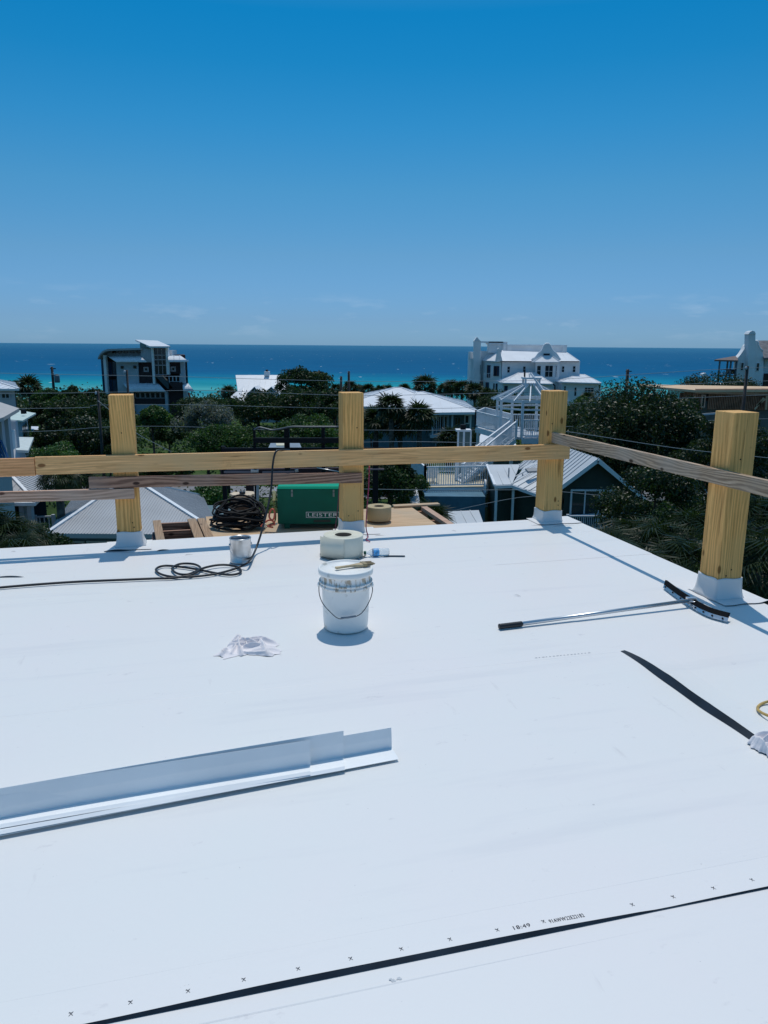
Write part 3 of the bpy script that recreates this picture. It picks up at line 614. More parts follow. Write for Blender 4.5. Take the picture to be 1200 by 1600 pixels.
def roll(name, lab, loc, ro, ri, h, m, cat, grp=None, tail=True):
    t = thing(name, lab, cat, loc, 0, grp)
    mb = MB(); n = 64; turns = 14
    mb.lathe([(ri+.004, .002), (ro-.002, .0), (ro, .003), (ro, h-.003), (ro-.002, h), (ri+.004, h-.001)], n); mb.build('tape', m, t)
    mb = MB(); 
    for k in range(9):
        r_ = ri+.01+(ro-ri-.02)*k/8; mb.lathe([(r_, h-.0004), (r_+.0012, h+.0008), (r_+.0024, h-.0004)], n)
    mb.build('wound_edge', m, t)
    mb = MB(); mb.lathe([(ri+.004, .001), (ri+.004, h-.002), (ri, h-.002), (ri, .001)], 40, closed=True); mb.build('core', mat('cardboard_core', (.05, .045, .04), .8), t)
    mb = MB(); mb.lathe([(0, .012), (ri, .012)], 32); mb.build('hollow', mat('core_shade', (.03, .028, .026), .9), t)
    if tail:
        mb = MB(); vs = []
        for k in range(15):
            a = R(200)+R(75)*k/14; r_ = ro+.004+.028*(1-k/14)**2; vs += [(r_*math.cos(a), r_*math.sin(a), .002), (r_*math.cos(a), r_*math.sin(a), h+.002)]
        mb.add(vs, [(2*i, 2*i+2, 2*i+3, 2*i+1) for i in range(14)], True); mb.build('loose_end', m, t, solid=.002)
        mb = MB(); vs = []
        for k in range(31):
            a = R(150)+R(200)*k/30; vs += [((ro+.012)*math.cos(a), (ro+.012)*math.sin(a), .003), ((ro+.030)*math.cos(a)*1.0, (ro+.026)*math.sin(a), .006)]
        mb.add(vs, [(2*i, 2*i+2, 2*i+3, 2*i+1) for i in range(30)], True); mb.build('liner', M_BLACK, t, solid=.0012)
c = atz(534, 878, 0); roll('tape_roll', 'fat cream roll of cover tape lying flat behind the bucket', Vector((c.x+.004, c.y+.165, .015)), .158, .063, .165, M_TAPE, 'tape roll', 'rolls of tape')
c = atz(592, 817, -.05); roll('tape_roll', 'tan roll of tape standing on the plywood right of the second post', Vector((c.x, c.y+.11, -.038)), .122, .045, .135, M_TAPE2, 'tape roll', 'rolls of tape', False)
# bottle lying down
def bottle():
    a = atz(567, 868, .02); t = thing('water_bottle', 'small clear plastic bottle with blue label lying beside the cream tape roll', 'bottle', Vector((a.x+.02, a.y+.0, .042)), R(12))
    My = Matrix.Rotation(math.pi/2, 4, 'Y')
    g = bpy.data.materials.new('clear_plastic'); g.use_nodes = True; b = g.node_tree.nodes['Principled BSDF']; b.inputs['Base Color'].default_value = (.85, .92, .97, 1); b.inputs['Roughness'].default_value = .08; b.inputs['Transmission Weight'].default_value = .8; b.inputs['IOR'].default_value = 1.15
    mb = MB(); mb.lathe([(.012, .0), (.012, .02), (.026, .045), (.031, .06), (.030, .075), (.031, .11), (.029, .125), (.031, .14), (.031, .18), (.026, .19), (.0, .186)], 28, My); mb.build('body', g, t)
    mb = MB(); mb.lathe([(.0316, .062), (.0316, .108)], 28, My); mb.build('label', mat('blue_label', (.10, .38, .75), .4, noise=.4, nscale=40), t)
    mb = MB(); mb.lathe([(0, -.012), (.015, -.012), (.0155, .004), (.012, .004)], 20, My); mb.build('cap', mat('green_cap', (.0, .09, .05), .4), t)
    b0 = UV(atz(600, 871, 0)); mb = MB(); mb.box(-.03, .135, -.014, .010, .0, .003); mb.box(-.14, -.02, -.006, .002, .0, .004)
    o = mb.build('membrane_scrap', M_NAVY, None, loc=W(b0.x+.03, b0.y-.01, .013), rot=R(0)); tag(o, 'thin black strip of scrap beside the water bottle', 'scrap')
bottle()
# rags
def rag(name, lab, pts_px, seed, hh, n=44, zoff=0):
    """a crumpled cloth: a sheet over the outline, folded in ridges"""
    q = [atz(x, y, 0) for x, y in pts_px]; cx, cy = sum(p.x for p in q)/len(q), sum(p.y for p in q)/len(q)
    rr = random.Random(seed); mb = MB(); poly = [(p.x-cx, p.y-cy) for p in q]
    def rad(a):
        best = 0
        for i in range(len(poly)):
            (x0, y0), (x1, y1) = poly[i], poly[(i+1) % len(poly)]; dx, dy = math.cos(a), math.sin(a); den = dx*(y1-y0)-dy*(x1-x0)
            if abs(den) < 1e-9: continue
            t = (x0*(y1-y0)-y0*(x1-x0))/den; s_ = (x0*dy-y0*dx)/den
            if t > 0 and -1e-6 <= s_ <= 1+1e-6: best = max(best, t)
        return best
    ex = max(p[0] for p in poly); ey = max(p[1] for p in poly); ridges = []
    for _ in range(19):
        cx_, cy_ = rr.uniform(-.75, .75)*ex, rr.uniform(-.7, .7)*ey; a_ = rr.gauss(.1, .55)+(math.pi/2 if rr.random() < .25 else 0); l_ = rr.uniform(.3, .9)*ex*.7
        ridges.append((cx_-l_*math.cos(a_), cy_-l_*math.sin(a_), cx_+l_*math.cos(a_), cy_+l_*math.sin(a_), rr.uniform(.007, .017), rr.uniform(.35, 1.0), rr.uniform(-.3, .3)))
    def fold(x, y):
        h = 0
        for (x0, y0, x1, y1, w_, k_, bend) in ridges:
            dx, dy = x1-x0, y1-y0; L2 = dx*dx+dy*dy+1e-9; t = ((x-x0)*dx+(y-y0)*dy)/L2; tt = min(1, max(0, t)); off_ = bend*math.sin(tt*math.pi)*w_*2
            d_ = math.hypot(x-x0-dx*tt+dy/math.sqrt(L2)*off_, y-y0-dy*tt-dx/math.sqrt(L2)*off_); h = max(h, k_*math.exp(-(d_/w_)**1.5)*(.4+.6*math.sin(math.pi*min(1, max(0, .15+.7*tt)))))+.12*k_*math.exp(-(d_/(w_*2.5))**2)
        return min(h, 1.5)
    vs = [(0, 0, hh)]; NA = n*3; NR = 40
    for j in range(1, NR+1):
        for i in range(NA):
            a = 2*math.pi*i/NA; r_ = rad(a)*j/NR*(1+(.05*math.sin(a*5+seed)+.05*math.sin(a*13+seed*2)+.03*math.sin(a*29))*(j/NR)**3); x, y = r_*math.cos(a), r_*math.sin(a)
            h = fold(x, y); e_ = 1-(j/NR)**6; z = hh*(.06+h*.85)*(.25+.75*e_)
            if j == NR: z = .002+.3*z
            vs.append((x+.004*h, y-.006*h, max(.001, z)))
    fs = [(0, 1+i, 1+(i+1) % NA) for i in range(NA)]+[(1+(j-1)*NA+i, 1+j*NA+i, 1+j*NA+(i+1) % NA, 1+(j-1)*NA+(i+1) % NA) for j in range(1, NR) for i in range(NA)]
    mb.add(vs, fs, True); o = mb.build(name, M_RAG, None, loc=(cx, cy, .007+zoff)); return tag(o, lab, 'rag', 'crumpled cloths on the roof')
rag('cloth', 'crumpled white rag lying left of the bucket', [(333, 1027), (355, 1013), (366, 998), (377, 1001), (383, 1006), (402, 1000), (430, 1006), (441, 1024), (418, 1027), (392, 1026), (372, 1027), (352, 1031)], 5, .045)
rag('cloth', 'crumpled whitish rag at the right edge below the yellow hose', [(1166, 1163), (1175, 1156), (1230, 1150), (1240, 1180), (1215, 1192), (1180, 1176)], 11, .06)
# yellow hose loop
c0 = atz(1222, 1120, 0); mb = MB(); pts = []
for k in range(30):
    a = R(80)+R(250)*k/29; pts.append((c0.x+.10*math.cos(a), c0.y+.115*math.sin(a), .022+.010*math.sin(a*2)))
mb.tube(pts, .0065, 10); tag(mb.build('hose', mat('yellow_hose', (.50, .33, .10), .5, noise=.25, nscale=30), None), 'yellow brown hose loop at the right edge of the roof', 'hose')
# squeegee
def squeegee():
    a = atz(812, 976, .02); b = atz(1062, 944, .02); b = b+(b-a)*.03
    p0, p1 = atz(1040, 908, .03), atz(1139, 960, .03); mid = (p0+p1)/2
    t = thing('floor_squeegee', 'long pole squeegee with black rubber blade lying at the foot of the right post', 'squeegee', (mid.x, mid.y, .014)); L0 = Vector(t.location)
    j0 = aty(1082, 938, mid.y)
    g0 = atz(780, 979, .026); g1 = atz(813, 975, .026); j = atz(1080, 938, .05)
    mb = MB(); mb.tube([g1-L0, j-L0], .0125, 16); mb.build('pole', M_ALU, t)
    mb = MB(); d = (g1-g0); mb.tube([g0-L0, g0-L0+d*.04, g0-L0+d*.12, g1-L0-d*.03, g1-L0+d*.06], .0165, 16); mb.build('grip', M_BLACK, t)
    mb = MB(); n_ = 24; vs = []; px_ = [(1040, 906), (1062, 922), (1085, 936.5), (1110, 949), (1139, 957)]; sp = smooth([atz(x, y, .06) for x, y in px_], 6)
    for p in sp:
        q = p-L0; vs += [(q.x-.004, q.y-.004, q.z+.0), (q.x-.022, q.y-.032, .022), (q.x-.016, q.y-.034, .018), (q.x+.012, q.y+.004, q.z-.004)]
    m_ = len(sp); mb.add(vs, [(4*i+k, 4*i+4+k, 4*i+4+(k+1) % 4, 4*i+(k+1) % 4) for i in range(m_-1) for k in range(4)]+[(0, 1, 2, 3), tuple(4*m_-4+k for k in range(4))]); mb.build('rubber_blade', mat('matt_black_blade', (.006, .007, .009), .8, .08), t)
    mb = MB(); sp2 = [p+Vector((-.020, -.036, 0)) for p in sp]; vs = []
    for p in sp2: q = p-L0; vs += [(q.x, q.y+.004, .024), (q.x-.012, q.y-.012, .004), (q.x-.009, q.y-.016, .003), (q.x+.003, q.y-.002, .024)]
    mb.add(vs, [(4*i+k, 4*i+4+k, 4*i+4+(k+1) % 4, 4*i+(k+1) % 4) for i in range(m_-1) for k in range(4)]); f = mb.build('metal_channel', M_ALU, t)
    for i in range(1, m_-1, 3):
        mb = MB(); q = sp2[i]-L0; mb.lathe([(0, .006), (.005, .005), (.006, 0)], 10, Matrix.Translation((q.x-.006, q.y-.009, .016)) @ Matrix.Rotation(R(50), 4, 'X')); mb.build('bolt', M_DSTEEL, t)
    mb = MB(); jm = sp[m_//2-1]-L0
    for s_ in (-.05, .05):
        mb.tube([j-L0+Vector((-.03, -.01, 0)), Vector((jm.x+s_*.9, jm.y-.05+s_*-.6, .035))], .005, 8)
    mb.box(j.x-L0.x-.03, j.x-L0.x+.03, j.y-L0.y-.016, j.y-L0.y+.016, .02, .055); mb.build('bracket', M_ALU, t)
squeegee()
# three nested strips of metal edge flashing
def flash(name, lab, pb0, pb1, pf0, pf1, hgt, z, hook=True):
    b0, b1 = atz(*pb0, z), atz(*pb1, z); f0, f1 = atz(*pf0, z), atz(*pf1, z)
    d = (b1-b0).normalized(); L_ = (b1-b0).length; a = math.atan2(d.y, d.x); nrm = Vector((d.y, -d.x, 0))
    wd = max(.03, (f1-b1).dot(nrm)); e1 = (f1-b1).dot(d); mb = MB()
    th = .0012
    prof = [(0.012, hgt), (.004, hgt*.55), (0, .010), (-.002, .004), (-.010, .0035), (-wd+.014, .006), (-wd+.012, .012), (-wd, .004)]
    if not hook: prof = prof[:6]+[(-wd, .004)]
    n_ = 20; vs = []
    for i in range(n_+1):
        x = -1.6+(L_+1.6)*i/n_
        for k, (y, zz) in enumerate(prof): vs.append((x+(e1*(-y/wd) if i == n_ else 0), y+.003*math.sin(x*2+1)*(zz/hgt), zz+.0015*math.sin(x*3)))
    m_ = len(prof); mb.add(vs, [(i*m_+k, (i+1)*m_+k, (i+1)*m_+k+1, i*m_+k+1) for i in range(n_) for k in range(m_-1)])
    o = mb.build(name, M_FLASH, None, loc=b0, rot=a, solid=th); tag(o, lab, 'metal flashing', 'nested white metal flashings'); return o
flash('edge_flashing', 'longest white metal flashing, its end sticking out farthest right of the nested pile', (0, 1284), (612, 1169), (0, 1306), (623, 1187), .090, .014, False)
flash('edge_flashing', 'middle white metal flashing of the nested pile, ending short of the longest', (0, 1281), (537, 1183), (0, 1305), (539, 1204), .112, .018)
flash('edge_flashing', 'shortest white metal flashing lying innermost on top of the nested pile', (0, 1278), (485, 1196), (0, 1300), (485, 1212), .103, .023)

# black cable: over the rail, down past the can, a figure of eight, off to the left
def G(x, y, z=.022): return atz(x, y, z)
rail_top = atv(431, 705, vb-.004)
key = [atv(452, 703.5, vb+.12)+Vector((0, 0, .0)), atv(437, 703, vb+.02), atv(430, 708, vb-.028), atv(426, 728, vb-.035), atv(424, 760, vb-.10), atv(419, 790, vb-.2), atv(409, 830, vb-.33), atv(398, 862, vb-.48),
       G(388, 878, .06), G(376, 885, .03), G(360, 891), G(335, 897), G(300, 901), G(268, 901), G(249, 896), G(244, 889), G(257, 884), G(285, 886), G(310, 890), G(340, 896), G(362, 898), G(376, 894), G(370, 885.5), G(346, 882.5, .028), G(320, 887, .028), G(295, 897, .03), G(277, 896, .026), G(269, 888, .024), G(282, 881, .024), G(303, 881.5, .024), G(313, 888, .026), G(300, 898, .028), G(270, 903), G(240, 904), G(190, 906), G(120, 909), G(60, 913), G(0, 918), G(-80, 926)]
mb = MB(); mb.tube(smooth(key, 9), .0085, 10); tag(mb.build('power_cable', M_BLACK, None), 'thick black cable hung over the rail and looped on the white roof', 'cable')
# ------------------------------------------------------------------ work platform beyond the roof edge
DZ = -.06
t = thing('work_platform', 'plywood platform beyond the far roof edge carrying the green case and cable', 'platform', W(1.3, 7.2, DZ), R(15))
mb = MB(); mb.box(-1.08, 1.10, -.48, .62, -.018, 0); mb.build('plywood_sheet', M_PLY, t, bevel=.002)
mb = MB(); mb.box(1.19, 1.26, -.48, .55, -.03, .012); mb.build('edge_board', M_OLDP, t, bevel=.003)
mb = MB(); mb.box(.90, 1.42, .58, .67, .004, .024); mb.build('cross_board', M_PLY, t, bevel=.003)
mb = MB()
for y_ in (-.4, .05, .5): mb.box(-1.0, 1.25, y_, y_+.05, -.14, -.035)
mb.build('joist', M_STUD, t)
mb = MB()
for x_ in (-.95, 1.1):
    for y_ in (-.38, .5): mb.box(x_, x_+.1, y_, y_+.1, -9.3, -.145)
mb.build('prop', M_STUD, t)
# pallet-like frame of boards at the left
t = thing('board_frame', 'open frame of old boards left of the cable coil beyond the roof edge', 'board frame', W(-.02, 7.25, DZ), R(15))
for (x_, w_) in ((-.235, .075), (.10, .082), (.19, .075)):
    mb = MB(); a0, a1 = Vector((x_, .46, 0)), Vector((x_+.06, -.5, 0)); mb.bar(a0, a1, w_, .022); mb.build('slat', M_PAL, t, bevel=.002)
mb = MB(); mb.box(-.26, .26, .40, .435, -.10, -.013); mb.box(-.22, .30, .06, .095, -.10, -.013); mb.box(-.18, .32, -.38, -.345, -.10, -.013); mb.build('runner', M_OLD, t)
mb = MB(); mb.box(-.28, .34, -.5, .45, -.13, -.105); mb.build('base_sheet', M_DARKW, t)

# green welder case
def case():
    Y = 7.08; c0 = aty(434, 819, Y); x0 = c0.x; wd = .665; D = .42; H_ = .365; zb = -.005
    t = thing('equipment_case', 'green metal equipment case with white lettering behind the second post', 'case', (x0, Y, DZ), R(2.5))
    zb = aty(440, 819, Y).z-DZ; zt = aty(437, 762, Y).z-DZ
    mb = MB(); mb.box(0, wd, 0, D, zb, zt-.012); mb.build('body', M_GREEN, t, bevel=.006)
    mb = MB(); mb.add([(-.004, -.006, zt-.012), (wd+.004, -.006, zt-.012), (wd+.004, D+.004, zt-.012), (-.004, D+.004, zt-.012), (.008, .012, zt+.012), (wd-.008, .012, zt+.012), (wd-.008, D-.01, zt+.03), (.008, D-.01, zt+.03)], [(0, 3, 2, 1), (4, 5, 6, 7), (0, 1, 5, 4), (1, 2, 6, 5), (2, 3, 7, 6), (3, 0, 4, 7)]); mb.build('lid', M_GREENL, t, bevel=.003)
    for x_ in (.14, wd-.135):
        mb = MB(); mb.box(x_-.008, x_+.008, -.014, -.0065, zt-.045, zt-.02); mb.box(x_-.009, x_+.009, -.010, -.0065, zt-.085, zt-.05)
        mb.build('latch', mat('dark_latch', (.16, .2, .2), .4, metal=.5), t, bevel=.001)
    # lettering and its frame
    fx0, fx1 = .268, .582; fz0, fz1 = zb+.062, zb+.118
    mb = MB()
    for (a, b, c, d) in ((fx0, fx1, fz0, fz0+.004), (fx0, fx1, fz1-.004, fz1), (fx0, fx0+.004, fz0+.0042, fz1-.0042), (fx1-.004, fx1, fz0+.0042, fz1-.0042)): mb.box(a, b, -.004, -.0012, c, d)
    mb.build('lettering_frame', M_WHITE, t)
    o = text_mesh('LEISTER', .05, 'lettering', M_WHITE, t, Matrix.Identity(4)); xs = [v.co.x for v in o.data.vertices]; ys = [v.co.y for v in o.data.vertices]
    kx = (fx1-fx0-.034)/(max(xs)-min(xs)); ky = .033/(max(ys)-min(ys))
    # bold face: the letters doubled with a small sideways shift
    me = o.data; me.transform(Matrix(((kx, 0, 0, fx0+.017-min(xs)*kx), (0, 0, 0, -.003), (0, ky, 0, (fz0+fz1)/2-.0165-min(ys)*ky), (0, 0, 0, 1))))
    for dx in (.0022,):
        o2 = o.copy(); o2.data = me; COL.objects.link(o2); o2.parent = t; o2.location = (dx, -.0004*dx/.0022, 0)
    mb = MB(); mb.box(.34, .50, -.004, .0, zb+.018, zb+.042); mb.build('vent', M_GRN, t, bevel=.002)
    for x_ in (.06, wd-.10):
        mb = MB(); mb.box(x_, x_+.05, .02, .08, 0.003, zb-.001); mb.build('foot', M_GREEN, t)
    mb = MB(); 
    for x_ in (.03, wd-.06): mb.lathe([(0, 0), (.028, 0), (.03, .004), (.03, .022), (.0, .022)], 20, Matrix.Translation((x_, D*.6, .031)) @ Matrix.Rotation(math.pi/2, 4, 'X'))
    mb.build('wheel', M_BLACK, t)
case()
# big cable coil, spool behind it, plugs
def coil():
    c = aty(374, 822, 7.12); c.z = DZ; rr = random.Random(4); pts = []
    for k in range(24):
        r_ = rr.uniform(.12, .25); tilt = rr.uniform(-.05, .25) if k < 12 else rr.uniform(.35, .72); az = rr.uniform(-.4, .4)+math.pi/2; h = .02+.0072*k
        for i in range(26):
            a = 2*math.pi*i/26; x, y = r_*math.cos(a), r_*.62*math.sin(a); z = h+max(0, math.sin(a))*r_*tilt*.9+.006*math.sin(3*a+k)
            pts.append((x+.035*math.sin(k*2.1)+.012*math.sin(2*a+k*1.3), y+.03*math.cos(k*1.7)+.04*tilt+.012*math.sin(3*a+k), z+.012*math.sin(2*a+k*.9)))
    mb = MB(); mb.tube(smooth(pts, 2), .0088, 7); o = mb.build('cable_coil', mat('matt_black_rubber', (.008, .009, .011), .6, .2), None, loc=c); tag(o, 'heap of coiled black cable left of the green case', 'cable coil')
    s = aty(379, 780, 7.75); t = thing('cable_spool', 'dark drum with a ragged cream top behind the cable coil', 'spool', (s.x, 7.75, DZ))
    zt = aty(379, 771, 7.75).z-DZ
    mb = MB(); mb.lathe([(.0, .0), (.12, 0), (.118, zt-.02), (.112, zt-.02)], 28); mb.build('drum', mat('brown_drum', (.06, .045, .04), .7, noise=.3), t)
    mb = MB(); n = 36; ring = [((.125+.006*math.sin(k*5.1)+.004*math.sin(k*2.3))*math.cos(2*math.pi*k/n), (.125+.006*math.sin(k*5.1))*math.sin(2*math.pi*k/n), zt+.006*math.sin(k*1.9)) for k in range(n)]
    mb.slab(ring, .02); mb.build('flange', mat('cream_wood', (.62, .50, .36), .7, noise=.15, nscale=9), t)
    mb = MB(); mb.lathe([(.03, zt-.002), (.032, zt+.02), (0, zt+.022)], 16); mb.build('hub', M_BLACK, t)
    p = aty(428, 776, 7.0); t = thing('plug', 'yellow plug hanging against the left side of the green case', 'plug', p)
    mb = MB(); mb.tube([(0, 0, .055), (.004, 0, .03), (.0, 0, -.02), (-.003, 0, -.035)], .017, 12, taper=.75); mb.build('body', mat('yellow_plastic', (.62, .58, .30), .5), t)
    mb = MB(); mb.bar((.008, -.004, .05), (.028, -.004, .085), .006, .012); mb.bar((-.004, .006, .05), (.014, .006, .085), .006, .012); mb.build('prong', M_STEEL, t)
    mb = MB(); mb.tube(smooth([(-.003, 0, -.035), (0, 0, -.09), (.01, .01, -.15), (.0, .0, -.24), (-.08, -.02, -.275)], 6), .007, 8); mb.build('lead', mat('olive_lead', (.16, .16, .05), .6), t)
    mb = MB(); q = aty(424, 818, 6.98); pts = smooth([q+Vector(v) for v in ((-.10, 0, -.03), (-.04, .03, .02), (.02, .0, .04), (.03, .02, .11), (0, .03, .13), (-.02, .01, .06), (.03, 0, 0), (-.03, -.02, -.02), (.02, -.03, -.03))], 6)
    mb.tube(pts, .0085, 8); tag(mb.build('extension_cord', mat('orange_cord', (.62, .13, .08), .5, noise=.2, nscale=20), None), 'tangled orange cord on the platform against the green case', 'cord')
    mb = MB(); q = aty(420, 822, 6.96)
    for k in range(5): a = q+Vector((rr.uniform(-.05, .05), rr.uniform(-.03, .03), rr.uniform(-.02, .01))); mb.tube([a, a+Vector((rr.uniform(-.04, .04), .01, .015))], .008, 8)
    tag(mb.build('hose_clamp', mat('cream_plastic', (.66, .62, .52), .5), None), 'cream fittings lying beside the orange cord', 'fittings')
coil()
# thin red ties by the second post
mb = MB(); mb.tube(smooth([atv(530, 757, vb-.01), atv(528, 790, vb-.015), atv(523, 833, vb-.03)], 5), .004, 6)
tag(mb.build('tie_strap', mat('dark_red_strap', (.16, .03, .05), .6), None), 'thin dark red strap hanging in front of the green case', 'strap')
mb = MB(); mb.tube(smooth([atv(577, 728, vb+.10), atv(576, 760, vb+.06), atv(573, 800, vb+.02), atv(572, 825, vb-.02), atv(575, 838, vb-.08), G(572, 843, .02), G(578, 846, .02)], 5), .005, 6)
tag(mb.build('tie_strap', mat('red_strap', (.38, .04, .10), .6), None), 'red strap hanging down the right side of the second post', 'strap')

# ------------------------------------------------------------------ black scaffold past the platform
def scaffold():
    Y = 9.3; t = thing('scaffold', 'black metal scaffold frame standing behind the platform and green case', 'scaffold', (-1.0, Y, gz(-1, Y)))
    def hb(x0, y0, x1, y1, th, nm, m=M_DSTEEL, dY=0):
        a, b = aty(x0, y0, Y+dY), aty(x1, y1, Y+dY); mb = MB(); mb.bar(a, b, th*.7, th); mb.build(nm, m, t, world=True)
    hb(347, 703, 600, 702, .05, 'ledger'); hb(396, 688, 535, 688, .062, 'toe_board')
    a = [aty(x, y, Y-.03) for x, y in ((397, 672), (405, 668), (415, 670), (425, 672), (440, 670), (455, 667), (480, 667), (533, 667))]; mb = MB(); mb.tube(smooth(a, 4), .012, 8); mb.build('guard_tube', M_ALU if False else mat('worn_tube', (.12, .13, .14), .4, metal=.6), t, world=True)
    for x, w_, y0 in ((349, .05, 697), (397.5, .03, 668), (448, .062, 668), (505, .042, 668), (587, .07, 690)):
        p = aty(x, y0, Y+.06); mb = MB(); mb.box(p.x-w_/2, p.x+w_/2, Y+.03, Y+.03+w_, gz(p.x, Y)-.02, p.z); mb.build('upright', M_DSTEEL, t, world=True)
    hb(345, 739, 533, 736, .09, 'plank', M_DARKW, .5); hb(350, 737.5, 394, 737.5, .025, 'pink_tube', mat('pinkish_tube', (.30, .2, .2), .6), -.1); hb(410, 738, 460, 737, .02, 'pink_tube', MATS['pinkish_tube'], -.1)
    hb(392, 736, 404, 736, .03, 'collar', M_ALU, -.12); hb(461, 736, 466, 735, .03, 'collar', M_ALU, -.12)
    hb(402.5, 757, 402.5, 840, .03, 'brace', mat('grey_tube', (.45, .47, .48), .5, metal=.4), .02)
    hb(386, 757, 398, 757, .02, 'collar', M_DSTEEL)
    p0, p1 = aty(386, 750, 9.6), aty(400, 840, 9.6); mb = MB(); mb.box(p0.x, p1.x, 9.5, 9.56, p1.z, p0.z); mb.build('panel', M_DARKW, t, world=True)
    hb(573, 733, 600, 733, .02, 'pink_tube', MATS['pinkish_tube'], 0)
    mb = MB(); a, b, c, d = aty(423, 692, 11), aty(468, 692, 11), aty(474, 706, 10.6), aty(416, 706, 10.6); mb.slab([d, c, b, a], .02); tp = tag(mb.build('tarp', mat('blue_grey_tarp', (.22, .29, .36), .6, noise=.2), None), 'blue grey tarp slung behind the black scaffold', 'tarp')
    mb = MB(); a, b, c, d = aty(430, 689, 10.8), aty(449, 689, 10.8), aty(449, 696, 10.7), aty(432, 696, 10.7); mb.slab([d, c, b, a], .015); tag(mb.build('paper_sheet', mat('cream_paper', (.75, .70, .52), .7), None), 'cream paper on the blue grey tarp behind the scaffold', 'paper')
    mb = MB(); mb.tube([aty(495, 731, 9.0), aty(530, 737, 9.0)], .006, 6); mb.build('cable_stay', M_ALU, t, world=True)
scaffold()

# ================================================================== BUILDINGS
def P(x, y, Y): return aty(x, y, Y)
def hip(parent, name, eave, ridge, m, t=.15, sp=.45, rh=.03, rw=.04, cap=True, caps_m=None, soff=None):
    """hip roof: eave = 4 world points (front-left, front-right, back-right, back-left), ridge = 2 world points (left, right)"""
    a, b, c, d = [Vector(p) for p in eave]; r0, r1 = [Vector(p) for p in ridge]; mb = MB()
    same = (r0-r1).length < .05
    faces = [([a, b, r1, r0] if not same else [a, b, r0], a, b), ([b, c, r1], b, c), ([c, d, r0, r1] if not same else [c, d, r0], c, d), ([d, a, r0], d, a)]
    vs = [a, b, c, d, r0, r1]
    mb.add(vs, [(0, 1, 5, 4), (1, 2, 5), (2, 3, 4, 5), (3, 0, 4)])
    dn = Vector((0, 0, -t)); mb.add([a, b, c, d, a+dn, b+dn, c+dn, d+dn], [(0, 4, 5, 1), (1, 5, 6, 2), (2, 6, 7, 3), (3, 7, 4, 0), (4, 7, 6, 5)])
    if sp:
        for poly, e0, e1 in faces[:2]+[faces[3]]: mb.ribs(poly, e0, e1, sp, rw, rh)
    o = mb.build(name, m, parent, world=True)
    if cap:
        mb = MB()
        for s_, e_ in ((a, r0), (b, r1), (c, r1), (d, r0), (r0, r1)):
            if (s_-e_).length > .1: mb.bar(s_+Vector((0, 0, .03)), e_+Vector((0, 0, .03)), cap if cap is not True else .16, .05)
        q = mb.build('ridge_cap', caps_m or m, None); q.parent = o
        for v in q.data.vertices: v.co -= parent.location
    return o
def railing(parent, a, b, h=1.0, sp=.14, m=M_WHITE, name='railing', post=True, pick=.035):
    a, b = Vector(a), Vector(b); mb = MB(); L_ = (b-a).length; n = max(2, int(L_/sp)); u = Vector((0, 0, 1))
    mb.bar(a+u*h, b+u*h, .09, .06); mb.bar(a+u*.1, b+u*.1, .05, .06)
    for i in range(1, n):
        p = a+(b-a)*i/n; mb.box(p.x-pick/2, p.x+pick/2, p.y-pick/2, p.y+pick/2, p.z+.1, p.z+h)
    if post:
        for p in (a, b): mb.box(p.x-.06, p.x+.06, p.y-.06, p.y+.06, p.z-.05, p.z+h+.08)
    return mb.build(name, m, parent, world=True)
def house(label, px, Y, name='house', cat='house'):
    p = P(px, 700, Y); return thing(name, label, cat, (p.x, Y, gz(p.x, Y)))

